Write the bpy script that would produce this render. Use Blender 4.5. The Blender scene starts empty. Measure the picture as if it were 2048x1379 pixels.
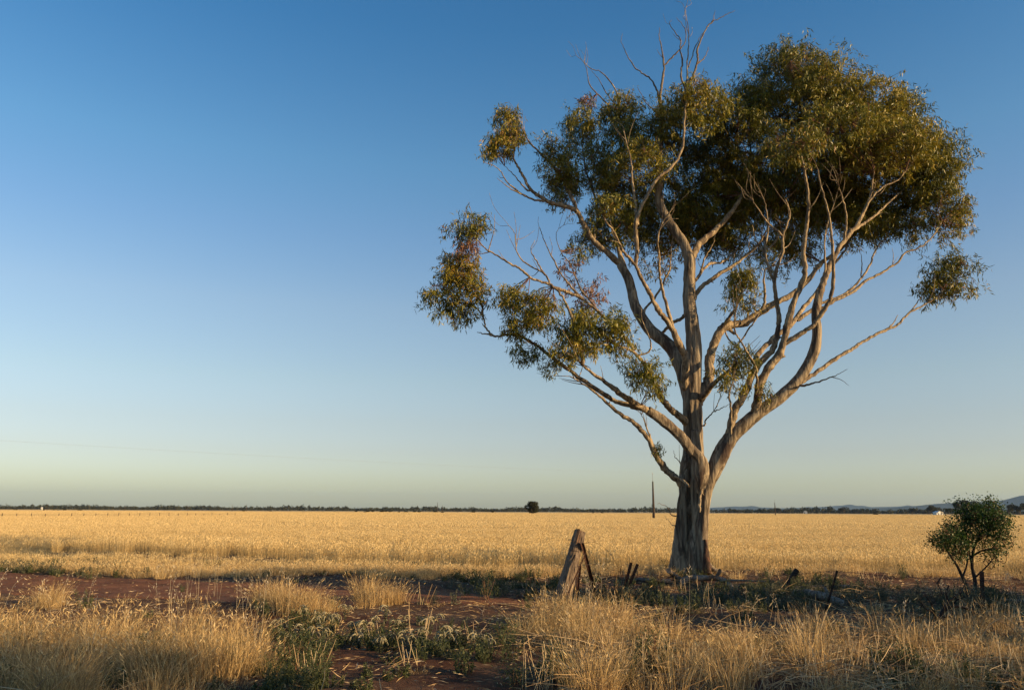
import bpy, math
import numpy as np
from mathutils import Matrix, Vector
R = math.radians
rng = np.random.default_rng(11)
SC = bpy.context.scene
COL = SC.collection

# ---------------------------------------------------------------- camera, sky, sun, exposure
W, H = 2048.0, 1379.0
LENS = 28.0
F = LENS/36.0*W
EYE = 1.62
PITCH = math.atan((1021.5-689.5)/F)
cam = bpy.data.cameras.new('camera')
cam.lens = LENS; cam.sensor_width = 36; cam.clip_start = 0.05; cam.clip_end = 60000
camo = bpy.data.objects.new('camera', cam); COL.objects.link(camo)
CM = Matrix.Rotation(R(90)+PITCH, 3, 'X') @ Matrix.Rotation(R(0.30), 3, 'Z')
camo.matrix_world = Matrix.Translation((0, 0, EYE)) @ CM.to_4x4()
SC.camera = camo
SUN_EL, SUN_AZ = R(12.0), math.atan2(0.92, -0.39)      # azimuth clockwise from +Y
sdir = Vector((math.sin(SUN_AZ)*math.cos(SUN_EL), math.cos(SUN_AZ)*math.cos(SUN_EL), math.sin(SUN_EL)))
world = bpy.data.worlds.new('World'); SC.world = world; world.use_nodes = True
wt = world.node_tree; wt.nodes.clear()
sky = wt.nodes.new('ShaderNodeTexSky'); sky.sky_type = 'NISHITA'; sky.sun_disc = False
sky.sun_elevation = SUN_EL; sky.sun_rotation = SUN_AZ
sky.altitude = 0; sky.air_density = 1.25; sky.dust_density = 0.6; sky.ozone_density = 2.2
hs = wt.nodes.new('ShaderNodeHueSaturation'); hs.inputs['Saturation'].default_value = 1.2
bg = wt.nodes.new('ShaderNodeBackground'); bg.inputs['Strength'].default_value = 0.149
wo = wt.nodes.new('ShaderNodeOutputWorld')
wb = wt.nodes.new('ShaderNodeMix'); wb.data_type = 'RGBA'; wb.blend_type = 'MULTIPLY'; wb.inputs[0].default_value = 1.0; wb.inputs[7].default_value = (0.95, 1.03, 1.12, 1)
# elevation balance of the clear evening sky (dusty pale band low down, deep blue high up), a function of the world direction only
gt = wt.nodes.new('ShaderNodeTexCoord'); gs = wt.nodes.new('ShaderNodeSeparateXYZ'); gm = wt.nodes.new('ShaderNodeMath'); gm.operation = 'MULTIPLY'; gm.inputs[1].default_value = 1/0.6
gr = wt.nodes.new('ShaderNodeValToRGB'); wt.links.new(gt.outputs['Generated'], gs.inputs[0]); wt.links.new(gs.outputs[2], gm.inputs[0]); wt.links.new(gm.outputs[0], gr.inputs[0])
GA = [(0.0, .93, 1.06, 1.57), (.0089, .94, 1.07, 1.6), (.025, .965, 1.055, 1.6), (.0704, 1.01, .907, 1.205), (.1055, 1.08, .893, 1.035), (.1584, 1.195, .955, .967), (.2457, 1.32, 1.017, .992), (.3303, 1.142, 1.01, 1.039), (.4103, .966, 1.042, 1.059), (.5499, .577, .888, 1.019), (.6, .52, .85, 1.0)]
while len(gr.color_ramp.elements) < len(GA): gr.color_ramp.elements.new(.5)
for e_, g_ in zip(gr.color_ramp.elements, GA): e_.position = g_[0]/.6; e_.color = (g_[1]/1.6, g_[2]/1.6, min(g_[3]/1.6, 1), 1)
wg = wt.nodes.new('ShaderNodeMix'); wg.data_type = 'RGBA'; wg.blend_type = 'MULTIPLY'; wg.inputs[0].default_value = 1.0; wt.links.new(gr.outputs[0], wg.inputs[7])
wt.links.new(sky.outputs[0], hs.inputs['Color']); wt.links.new(hs.outputs[0], wb.inputs[6]); wt.links.new(wb.outputs[2], wg.inputs[6]); wt.links.new(wg.outputs[2], bg.inputs['Color']); wt.links.new(bg.outputs[0], wo.inputs['Surface'])
sl = bpy.data.lights.new('sun', 'SUN'); sl.energy = 5.0; sl.angle = R(0.53); sl.color = (1.0, 0.70, 0.37)
so = bpy.data.objects.new('sun', sl); COL.objects.link(so)
so.rotation_euler = (-sdir).to_track_quat('-Z', 'Y').to_euler(); so.location = (30, -20, 30)
SC.view_settings.view_transform = 'Standard'; SC.view_settings.look = 'None'
SC.view_settings.exposure = 0.82; SC.view_settings.gamma = 1.0
SC.render.engine = 'CYCLES'

# ---------------------------------------------------------------- projection helpers
def ray(px, py):
    return CM @ Vector(((px-1024.0)/F, (689.5-py)/F, -1.0))
def P(px, py, Y):
    d = ray(px, py); t = Y/d.y
    return np.array((d.x*t, Y, EYE+d.z*t))
def gz(x, y):
    x = np.asarray(x, float); y = np.asarray(y, float)
    f = np.exp(-np.maximum(0, np.hypot(x, y)-30)/25.0)
    h = (0.045*np.sin(x*0.55+0.8*np.sin(y*0.31))*np.cos(y*0.47+0.4) + 0.02*np.sin(x*1.9+y*1.3)*np.cos(y*2.3-x*0.7)
         + 0.008*np.sin(x*5.1+1.7*np.sin(y*3.3))*np.sin(y*6.3))
    m = 0.16*np.exp(-((x-6)**2/60+(y-20.8)**2/2.2))      # low bank under the tree
    rut = -0.05*np.exp(-((y-(17.2+0.16*(-x-4)))**2)/1.6)*(x < 2)
    return (h+m+rut)*f
def G(px, py):
    d = ray(px, py)
    z = 0.0
    for _ in range(4):
        t = (z-EYE)/d.z; x, y = d.x*t, d.y*t; z = float(gz(x, y))
    return np.array((x, y, z))

# ---------------------------------------------------------------- materials
def mat(name):
    m = bpy.data.materials.new(name); m.use_nodes = True
    nt = m.node_tree; nt.nodes.clear()
    return m, nt
def N(nt, t, **kw):
    n = nt.nodes.new(t)
    for k, v in kw.items():
        if k.startswith('i_'): n.inputs[k[2:].replace('_', ' ')].default_value = v
        else: setattr(n, k, v)
    return n
def L(nt, a, b): nt.links.new(a, b)
def ramp(nt, fac, stops, interp='LINEAR'):
    r = nt.nodes.new('ShaderNodeValToRGB'); r.color_ramp.interpolation = interp
    e = r.color_ramp.elements
    while len(e) < len(stops): e.new(0.5)
    for i, (p, c) in enumerate(stops):
        e[i].position = p; e[i].color = (*c, 1)
    L(nt, fac, r.inputs[0]); return r.outputs[0]
def mixc(nt, fac, a, b, mode='MIX'):
    n = nt.nodes.new('ShaderNodeMix'); n.data_type = 'RGBA'; n.blend_type = mode
    for s, v in ((0, fac), (6, a), (7, b)):
        if isinstance(v, (int, float)): n.inputs[s].default_value = v
        elif isinstance(v, tuple): n.inputs[s].default_value = (*v, 1)
        else: L(nt, v, n.inputs[s])
    return n.outputs[2]
def coords(nt, scale=(1, 1, 1), kind='Object'):
    tc = N(nt, 'ShaderNodeTexCoord'); mp = N(nt, 'ShaderNodeMapping'); mp.inputs['Scale'].default_value = scale
    L(nt, tc.outputs[kind], mp.inputs[0]); return mp.outputs[0]
def noise(nt, vec, scale, detail=4, rough=0.55, dist=0.0):
    n = N(nt, 'ShaderNodeTexNoise'); n.inputs['Scale'].default_value = scale; n.inputs['Detail'].default_value = detail
    n.inputs['Roughness'].default_value = rough; n.inputs['Distortion'].default_value = dist
    L(nt, vec, n.inputs['Vector']); return n.outputs[0]
def principled(nt, color, rough=0.8, spec=0.3, bump=None, bstr=0.3, bdist=0.02, transl=None):
    b = N(nt, 'ShaderNodeBsdfPrincipled'); b.inputs['Roughness'].default_value = rough
    b.inputs['Specular IOR Level'].default_value = spec
    if isinstance(color, tuple): b.inputs['Base Color'].default_value = (*color, 1)
    else: L(nt, color, b.inputs['Base Color'])
    if bump is not None:
        bp = N(nt, 'ShaderNodeBump'); bp.inputs['Strength'].default_value = bstr; bp.inputs['Distance'].default_value = bdist
        L(nt, bump, bp.inputs['Height']); L(nt, bp.outputs[0], b.inputs['Normal'])
    o = N(nt, 'ShaderNodeOutputMaterial'); out = b.outputs[0]
    if transl:
        t = N(nt, 'ShaderNodeBsdfTranslucent'); mx = N(nt, 'ShaderNodeMixShader'); mx.inputs[0].default_value = transl
        if isinstance(color, tuple): t.inputs[0].default_value = (*color, 1)
        else: L(nt, color, t.inputs[0])
        L(nt, out, mx.inputs[1]); L(nt, t.outputs[0], mx.inputs[2]); out = mx.outputs[0]
    L(nt, out, o.inputs[0])
def leafy(name, stops, rough=0.5, spec=0.4, transl=0.25):
    m, nt = mat(name); a = N(nt, 'ShaderNodeAttribute', attribute_name='tint')
    principled(nt, ramp(nt, a.outputs['Fac'], stops), rough, spec, transl=transl); return m
M = {}
def bark(name, cs, sc=(7, 7, 0.9), stain=(0.16, 0.085, 0.045), stain_lo=0.57):
    m, nt = mat(name); v = coords(nt, sc)
    n1 = noise(nt, v, 1.0, 6, 0.62, 0.8)
    c = ramp(nt, n1, [(0.28, cs[0]), (0.45, cs[1]), (0.56, cs[2]), (0.72, cs[3])])
    v2 = coords(nt, (2.2, 2.2, 0.7)); n2 = noise(nt, v2, 1.0, 5, 0.6, 0.4)
    f = ramp(nt, n2, [(stain_lo, (0, 0, 0)), (stain_lo+0.07, (1, 1, 1))])
    c = mixc(nt, f, c, stain)
    v3 = coords(nt, (30, 30, 8)); n3 = noise(nt, v3, 1.0, 4, 0.6)
    c = mixc(nt, 0.45, c, ramp(nt, n3, [(0.3, (0.45, 0.45, 0.45)), (0.65, (1, 1, 1))]), 'MULTIPLY')
    bm = N(nt, 'ShaderNodeMath', operation='ADD'); L(nt, n1, bm.inputs[0]); L(nt, n3, bm.inputs[1])
    principled(nt, c, 0.75, 0.25, bm.outputs[0], 0.7, 0.03)
    return m
M['bark'] = bark('gum_bark', [(0.024, 0.016, 0.011), (0.11, 0.082, 0.054), (0.26, 0.205, 0.135), (0.46, 0.37, 0.245)], (11, 11, 0.75), stain=(0.075, 0.048, 0.033), stain_lo=0.58)
M['limb'] = bark('limb_bark', [(0.05, 0.033, 0.022), (0.17, 0.125, 0.078), (0.34, 0.257, 0.155), (0.48, 0.375, 0.23)], (9, 9, 4), stain=(0.085, 0.055, 0.038), stain_lo=0.61)
M['dead'] = bark('dead_wood', [(0.07, 0.05, 0.04), (0.14, 0.11, 0.085), (0.20, 0.16, 0.125), (0.26, 0.21, 0.165)], (12, 12, 12), stain=(0.08, 0.045, 0.03))
M['grey_log'] = bark('weathered_wood', [(0.08, 0.06, 0.045), (0.16, 0.125, 0.095), (0.24, 0.19, 0.145), (0.30, 0.24, 0.18)], (9, 9, 9))
M['char'] = bark('charred_wood', [(0.01, 0.008, 0.007), (0.02, 0.015, 0.012), (0.035, 0.024, 0.018), (0.06, 0.04, 0.03)], (9, 9, 9), stain=(0.03, 0.02, 0.015))
M['post'] = bark('old_post_wood', [(0.03, 0.02, 0.015), (0.12, 0.085, 0.06), (0.21, 0.155, 0.105), (0.29, 0.22, 0.155)], (22, 22, 1.3))
M['rust'] = bark('rusty_steel', [(0.03, 0.015, 0.01), (0.06, 0.028, 0.018), (0.09, 0.04, 0.025), (0.13, 0.055, 0.03)], (14, 14, 14), stain=(0.05, 0.03, 0.02))
M['hollow'] = bark('burnt_hollow', [(0.012, 0.008, 0.006), (0.03, 0.016, 0.01), (0.11, 0.05, 0.025), (0.26, 0.14, 0.07)], (14, 14, 1.5), stain=(0.02, 0.012, 0.01))
m, nt = mat('twig'); principled(nt, (0.16, 0.085, 0.05), 0.8, 0.2); M['twig'] = m
m, nt = mat('wire'); principled(nt, (0.05, 0.035, 0.028), 0.6, 0.4); nt.nodes['Principled BSDF'].inputs['Metallic'].default_value = 0.3; M['wire'] = m
m, nt = mat('cable'); principled(nt, (0.20, 0.19, 0.18), 0.6, 0.3); M['cable'] = m
M['gum_leaf'] = leafy('gum_leaf', [(0, (0.04, 0.048, 0.010)), (0.35, (0.112, 0.118, 0.011)), (0.62, (0.25, 0.215, 0.018)), (0.82, (0.36, 0.25, 0.030)), (1, (0.22, 0.09, 0.035))], 0.45, 0.35, 0.22)
M['gum_leaf_red'] = leafy('gum_leaf_dry', [(0, (0.07, 0.06, 0.025)), (0.4, (0.15, 0.085, 0.035)), (0.8, (0.22, 0.10, 0.05)), (1, (0.27, 0.15, 0.09))], 0.5, 0.4, 0.2)
M['bush_leaf'] = leafy('bush_leaf', [(0, (0.018, 0.040, 0.006)), (0.5, (0.036, 0.074, 0.011)), (1, (0.08, 0.135, 0.018))], 0.5, 0.4, 0.3)
M['grey_leaf'] = leafy('grey_scrub_leaf', [(0, (0.06, 0.065, 0.04)), (1, (0.13, 0.13, 0.085))], 0.7, 0.2, 0.2)
M['wheat'] = leafy('wheat_straw', [(0, (0.30, 0.195, 0.075)), (0.4, (0.53, 0.375, 0.155)), (0.75, (0.67, 0.495, 0.225)), (1, (0.76, 0.60, 0.32))], 0.6, 0.25, 0.35)
M['dry'] = leafy('dry_grass', [(0, (0.13, 0.078, 0.034)), (0.3, (0.32, 0.205, 0.082)), (0.7, (0.60, 0.405, 0.165)), (1, (0.76, 0.58, 0.29))], 0.6, 0.25, 0.3)
M['straw'] = leafy('broken_straw', [(0, (0.24, 0.145, 0.07)), (0.5, (0.48, 0.32, 0.15)), (1, (0.72, 0.56, 0.32))], 0.5, 0.35, 0.15)
M['herb'] = leafy('green_herb', [(0, (0.03, 0.042, 0.014)), (0.5, (0.062, 0.078, 0.026)), (0.85, (0.13, 0.13, 0.05)), (1, (0.26, 0.22, 0.11))], 0.55, 0.35, 0.3)
M['oat'] = leafy('oat_husk', [(0, (0.42, 0.32, 0.18)), (1, (0.75, 0.66, 0.48))], 0.5, 0.4, 0.35)
M['silver'] = leafy('silver_flower_curl', [(0, (0.22, 0.20, 0.10)), (0.5, (0.34, 0.30, 0.17)), (1, (0.48, 0.42, 0.27))], 0.8, 0.2, 0.3)
M['far_leaf'] = leafy('far_tree_leaf', [(0, (0.020, 0.024, 0.013)), (0.6, (0.036, 0.04, 0.02)), (1, (0.07, 0.06, 0.03))], 0.8, 0.2, 0.1)
m, nt = mat('far_trunk'); principled(nt, (0.12, 0.09, 0.07), 0.9, 0.1); M['far_trunk'] = m
m, nt = mat('shed_wall'); v = coords(nt, (1, 1, 1)); principled(nt, ramp(nt, noise(nt, v, 0.8), [(0.3, (0.55, 0.55, 0.52)), (0.7, (0.60, 0.58, 0.53))]), 0.5, 0.3); M['shed'] = m
m, nt = mat('shed_roof'); v = coords(nt, (1, 1, 1)); principled(nt, ramp(nt, noise(nt, v, 0.5), [(0.3, (0.5, 0.5, 0.48)), (0.7, (0.66, 0.66, 0.64))]), 0.4, 0.4); M['shed_roof'] = m
m, nt = mat('shed_door'); principled(nt, (0.10, 0.10, 0.09), 0.6, 0.3); M['door'] = m
m, nt = mat('pole'); v = coords(nt, (1, 1, 1)); principled(nt, ramp(nt, noise(nt, v, 3), [(0.3, (0.035, 0.025, 0.02)), (0.7, (0.07, 0.05, 0.036))]), 0.8, 0.2); M['pole'] = m
m, nt = mat('porcelain'); principled(nt, (0.3, 0.28, 0.25), 0.3, 0.5); M['insul'] = m
# soil: red earth near the camera, straw-coloured earth under the crop
m, nt = mat('soil')
tc = N(nt, 'ShaderNodeTexCoord'); v = tc.outputs['Object']
sx = N(nt, 'ShaderNodeSeparateXYZ'); L(nt, v, sx.inputs[0])
n_big = noise(nt, v, 0.35, 5, 0.6); n_mid = noise(nt, v, 2.5, 6, 0.65); n_fine = noise(nt, v, 22, 5, 0.7); n_grit = noise(nt, v, 90, 3, 0.7)
red = ramp(nt, n_mid, [(0.3, (0.06, 0.028, 0.016)), (0.5, (0.11, 0.05, 0.027)), (0.7, (0.17, 0.085, 0.046))])
litter = ramp(nt, n_fine, [(0.35, (0.07, 0.045, 0.028)), (0.55, (0.16, 0.11, 0.065)), (0.75, (0.32, 0.23, 0.13))])
red = mixc(nt, ramp(nt, n_big, [(0.42, (0, 0, 0)), (0.6, (0.75, 0.75, 0.75))]), red, litter)
vf = coords(nt, (1, 0.12, 1)); n_f = noise(nt, vf, 0.02, 8, 0.62); n_f2 = noise(nt, v, 1.2, 6, 0.7)
straw = ramp(nt, n_f, [(0.35, (0.45, 0.305, 0.125)), (0.5, (0.58, 0.415, 0.18)), (0.65, (0.66, 0.49, 0.23))])
straw = mixc(nt, 0.3, straw, ramp(nt, n_f2, [(0.3, (0.5, 0.5, 0.5)), (0.7, (1, 1, 1))]), 'MULTIPLY')
near_straw = ramp(nt, n_fine, [(0.3, (0.16, 0.095, 0.045)), (0.7, (0.34, 0.22, 0.10))])
mr = N(nt, 'ShaderNodeMapRange'); mr.inputs[1].default_value = 60; mr.inputs[2].default_value = 240; L(nt, sx.outputs[1], mr.inputs[0])
straw = mixc(nt, mr.outputs[0], near_straw, straw)
ad = N(nt, 'ShaderNodeMath', operation='MULTIPLY_ADD'); L(nt, n_mid, ad.inputs[0]); ad.inputs[1].default_value = 2.0; L(nt, sx.outputs[1], ad.inputs[2])
mr2 = N(nt, 'ShaderNodeMapRange'); mr2.inputs[1].default_value = 22.4; mr2.inputs[2].default_value = 23.8; L(nt, ad.outputs[0], mr2.inputs[0])
col = mixc(nt, mr2.outputs[0], red, straw)
bm = N(nt, 'ShaderNodeMath', operation='ADD'); L(nt, n_fine, bm.inputs[0]); L(nt, n_grit, bm.inputs[1])
principled(nt, col, 0.95, 0.1, bm.outputs[0], 0.8, 0.035); M['soil'] = m
m, nt = mat('track_earth'); v = coords(nt)
c = ramp(nt, noise(nt, v, 1.6, 6, 0.65), [(0.3, (0.105, 0.043, 0.021)), (0.5, (0.185, 0.077, 0.037)), (0.7, (0.27, 0.12, 0.062))])
c = mixc(nt, ramp(nt, noise(nt, v, 14, 5, 0.7), [(0.52, (0, 0, 0)), (0.7, (0.65, 0.65, 0.65))]), c, (0.24, 0.15, 0.08))
principled(nt, c, 0.95, 0.1, noise(nt, v, 18, 7, 0.75), 0.9, 0.04); M['track'] = m
m, nt = mat('hill_scrub'); v = coords(nt, (0.001, 0.001, 0.003))
principled(nt, ramp(nt, noise(nt, v, 1.4, 8, 0.65), [(0.35, (0.022, 0.034, 0.026)), (0.65, (0.045, 0.058, 0.042))]), 1.0, 0.0); M['hill'] = m

# ---------------------------------------------------------------- mesh helpers
class MB:
    def __init__(s): s.v = []; s.f = []; s.n = 0; s.t = []; s.m = []
    def add(s, v, f, tint=0.5, mi=0):
        v = np.asarray(v, float).reshape(-1, 3); f = np.asarray(f, int)
        if len(f) == 0: return
        s.v.append(v); s.f.append(f+s.n); s.n += len(v)
        s.t.append(np.broadcast_to(np.asarray(tint, float), (len(f),)).copy()); s.m.append(np.full(len(f), mi))
    def mesh(s, name, mats, smooth=True, tint=True):
        me = bpy.data.meshes.new(name)
        v = np.concatenate(s.v); me.vertices.add(len(v)); me.vertices.foreach_set('co', v.ravel())
        sizes = np.concatenate([np.full(len(f), f.shape[1]) for f in s.f]); idx = np.concatenate([f.ravel() for f in s.f])
        me.loops.add(len(idx)); me.loops.foreach_set('vertex_index', idx)
        me.polygons.add(len(sizes)); st = np.concatenate([[0], np.cumsum(sizes)[:-1]])
        me.polygons.foreach_set('loop_start', st); me.polygons.foreach_set('loop_total', sizes)
        me.polygons.foreach_set('material_index', np.concatenate(s.m))
        me.polygons.foreach_set('use_smooth', np.full(len(sizes), smooth))
        for m_ in mats: me.materials.append(m_)
        if tint:
            a = me.attributes.new('tint', 'FLOAT', 'FACE'); a.data.foreach_set('value', np.concatenate(s.t))
        me.update(calc_edges=True); return me
    def obj(s, name, mats, parent=None, **k):
        if not isinstance(mats, (list, tuple)): mats = [mats]
        o = bpy.data.objects.new(name, s.mesh(name, mats, **k)); COL.objects.link(o)
        if parent is not None: o.parent = parent; o.matrix_parent_inverse = Matrix.Translation(parent.location).inverted() if False else Matrix()
        return o
def tag(o, label=None, cat=None, group=None, kind=None):
    for k, v in (('label', label), ('category', cat), ('group', group), ('kind', kind)):
        if v: o[k] = v
    return o
def empty(name, label, cat, loc=(0, 0, 0), group=None):
    o = bpy.data.objects.new(name, None); COL.objects.link(o); o.location = loc; o.empty_display_size = 0.3
    return tag(o, label, cat, group)
def catmull(pts, n):
    p = np.asarray(pts, float)
    if len(p) == 2: return p[0]+(p[1]-p[0])*np.linspace(0, 1, n+1)[:, None]
    q = np.vstack([2*p[0]-p[1], p, 2*p[-1]-p[-2]]); out = []
    for i in range(1, len(q)-2):
        t = np.linspace(0, 1, n, endpoint=False)[:, None]
        a, b, c, d = q[i-1], q[i], q[i+1], q[i+2]
        out.append(0.5*((2*b)+(-a+c)*t+(2*a-5*b+4*c-d)*t**2+(-a+3*b-3*c+d)*t**3))
    out.append(p[-1:]); return np.vstack(out)
def tube(mb, c, r, sides=8, tint=0.5, mi=0, wob=0.0, lob=0.0, cap=True):
    c = np.asarray(c, float); n = len(c); r = np.broadcast_to(np.asarray(r, float), (n,))
    t = np.gradient(c, axis=0); t /= np.linalg.norm(t, axis=1)[:, None]+1e-9
    u = np.cross(t[0], (0.3, 1, 0.2)); u /= np.linalg.norm(u)+1e-9
    a = np.linspace(0, 2*np.pi, sides, endpoint=False); V = []
    ph = rng.uniform(0, 6.28, 3)
    for i in range(n):
        u = u-t[i]*np.dot(u, t[i]); u /= np.linalg.norm(u)+1e-9; w = np.cross(t[i], u)
        rr = r[i]*(1+wob*rng.normal(0, 1, sides)+lob*(np.sin(3*a+ph[0]+i*0.02)+0.6*np.sin(5*a+ph[1])+0.4*np.sin(8*a+ph[2])))
        V.append(c[i]+(np.cos(a)*rr)[:, None]*u+(np.sin(a)*rr)[:, None]*w)
    V = np.vstack(V); i = np.arange(n-1)[:, None]*sides; k = np.arange(sides)[None]; k2 = (k+1) % sides
    f = np.stack([i+k, i+k2, i+sides+k2, i+sides+k], -1).reshape(-1, 4)
    mb.add(V, f, tint, mi)
    if cap:
        for e, fl in ((0, 1), (n-1, 0)):
            base = np.vstack([V[e*sides:(e+1)*sides], c[e]]); kk = np.arange(sides)
            ff = np.stack([kk, (kk+1) % sides, np.full(sides, sides)], 1)
            if fl: ff = ff[:, ::-1]
            mb.add(base, ff, tint, mi)
def box(mb, lo, hi, mi=0, rotz=0, c=(0, 0, 0)):
    lo = np.array(lo, float); hi = np.array(hi, float)
    v = np.array([[x, y, z] for z in (lo[2], hi[2]) for x, y in ((lo[0], lo[1]), (hi[0], lo[1]), (hi[0], hi[1]), (lo[0], hi[1]))])
    cs, sn = math.cos(rotz), math.sin(rotz)
    v = v@np.array([[cs, sn, 0], [-sn, cs, 0], [0, 0, 1]])+np.array(c)
    mb.add(v, [[3, 2, 1, 0], [4, 5, 6, 7], [0, 1, 5, 4], [1, 2, 6, 5], [2, 3, 7, 6], [3, 0, 4, 7]], 0.5, mi)
def norm(a): return a/(np.linalg.norm(a, axis=-1, keepdims=True)+1e-9)
def leaves(mb, base, d, length, width, tint, mi=0, curve=0.15):
    """pointed leaves: base (n,3), direction d (n,3)"""
    n = len(base); d = norm(d); r = rng.normal(0, 1, (n, 3)); s = norm(np.cross(d, r)); nn = np.cross(d, s)
    length = length[:, None]; width = width[:, None]
    m_ = base+d*length*0.45+nn*length*curve
    v = np.stack([base, m_+s*width/2, base+d*length, m_-s*width/2], 1).reshape(-1, 3)
    k = np.arange(n)[:, None]*4
    f = np.vstack([k+np.array([0, 1, 3]), k+np.array([1, 2, 3])])
    mb.add(v, f, np.concatenate([tint, tint]), mi)
def blades(mb, base, d0, bend, length, w, tint, seg=3, mi=0, flat=None):
    """bent tapered grass blades"""
    n = len(base); side = norm(np.cross(d0, rng.normal(0, 1, (n, 3)))); pts = []
    for i in range(seg+1):
        t = i/seg
        c = base+d0*(length*t)[:, None]+bend*(length*t*t)[:, None]
        ww = (w*(1-0.85*t**1.5))[:, None]*0.5
        pts += [c-side*ww, c+side*ww]
    v = np.stack(pts, 1).reshape(-1, 3); k = np.arange(n)[:, None]*(2*seg+2); f = []
    for i in range(seg): f.append(k+np.array([2*i, 2*i+1, 2*i+3, 2*i+2]))
    mb.add(v, np.vstack(f), np.tile(tint, seg), mi)
    return base+d0*length[:, None]+bend*length[:, None]

# ---------------------------------------------------------------- ground, track, hills
def axis(lo, hi, fine_lo, fine_hi, step):
    a = list(np.arange(fine_lo, fine_hi, step)); s = step; x = fine_hi
    while x < hi: a.append(x); s *= 1.25; x += s
    a.append(hi); s = step; x = fine_lo; b = []
    while x > lo: s *= 1.25; x -= s; b.append(max(x, lo))
    return np.array(b[::-1]+a)
gx = axis(-22000, 22000, -17, 17, 0.13); gy = axis(-600, 22000, 5, 25, 0.13)
X, Y = np.meshgrid(gx, gy); fine = (np.hypot(X, Y) < 40)
Z = gz(X, Y)+fine*rng.normal(0, 0.006, X.shape)
mb = MB(); nx = len(gx); ii = np.arange(len(gy)-1)[:, None]*nx; kk = np.arange(nx-1)[None]
mb.add(np.stack([X, Y, Z], -1), np.stack([ii+kk, ii+kk+1, ii+nx+kk+1, ii+nx+kk], -1).reshape(-1, 4))
tag(mb.obj('ground', M['soil'], tint=False), kind='structure')
def gzn(x, y): return gz(x, y)
def track_mid(x): return 17.1+0.17*(-x-4)+0.25*np.sin(x*0.35)+np.where(x > -1.5, -(x+1.5)*0.75, 0)
def track_hw(x): return np.clip(2.15-0.5*np.maximum(0, x+3), 0.25, 2.15)*(1+0.08*np.sin(x*1.3)+0.05*np.sin(x*3.1))
tx = np.arange(-26, 0.5, 0.15); sN = np.linspace(-1, 1, 27); V = []
for x in tx:
    edge = 0.09*rng.normal()
    y = track_mid(x)+sN*(track_hw(x)+edge)
    z = gz(x, y)+0.016+rng.normal(0, 0.004, len(sN)); z[0] -= 0.05; z[-1] -= 0.05
    z += -0.03*(np.exp(-((sN-0.5)**2)/0.03)+np.exp(-((sN+0.5)**2)/0.03))*0.3
    V.append(np.stack([np.full_like(y, x), y, z], -1))
mb = MB(); nw = len(sN); ii = np.arange(len(tx)-1)[:, None]*nw; kk = np.arange(nw-1)[None]
mb.add(np.array(V), np.stack([ii+kk, ii+nw+kk, ii+nw+kk+1, ii+kk+1], -1).reshape(-1, 4))
tag(mb.obj('dirt_track', M['track'], tint=False), kind='structure')

def ridge(name, prof, Yd, depth, seed):
    r2 = np.random.default_rng(seed)
    xs = np.array([p[0] for p in prof]); hs_ = np.array([p[1] for p in prof])
    pxs = np.arange(xs[0], xs[-1]+1, 5.0)
    hp = np.interp(pxs, xs, hs_)+0.6*np.convolve(r2.normal(0, 1.2, len(pxs)+6), np.ones(7)/7, 'valid')
    rows = []
    for j, (dy, k) in enumerate(((-depth, 0), (-depth*0.75, 0.18), (-depth*0.5, 0.42), (-depth*0.28, 0.68), (-depth*0.1, 0.92), (0, 1.0), (depth*0.5, 0.6), (depth, 0))):
        y = Yd+dy
        x = (pxs-1024)/F*Yd*1.0
        h = np.maximum(hp, 0)/F*Yd*k*(1+(0.16*np.sin(pxs*0.06+j*1.7)+0.1*np.sin(pxs*0.17+j*2.9))*(0 < k < 1))
        rows.append(np.stack([x, np.full_like(x, y)+(0 if k == 1 else 1)*depth*0.06*np.sin(pxs*0.05+j), h-1.0], -1))
    mb = MB(); n = len(pxs); ii = np.arange(len(rows)-1)[:, None]*n; kk = np.arange(n-1)[None]
    mb.add(np.array(rows), np.stack([ii+kk, ii+kk+1, ii+n+kk+1, ii+n+kk], -1).reshape(-1, 4))
    tag(mb.obj(name, M['hill'], tint=False), kind='structure')
ridge('hills', [(1640, 0), (1690, 5), (1760, 10), (1800, 13), (1840, 17), (1880, 20), (1940, 23), (2000, 27), (2025, 35), (2080, 33), (2160, 30), (2300, 36), (2500, 26), (2800, 30)], 11500, 1500, 3)
ridge('distant_hills', [(1385, 0), (1420, 9), (1460, 12), (1500, 11), (1560, 9), (1640, 12), (1690, 15), (1730, 12), (1800, 14), (1900, 16), (2100, 18), (2600, 20)], 17500, 1800, 5)

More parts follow.
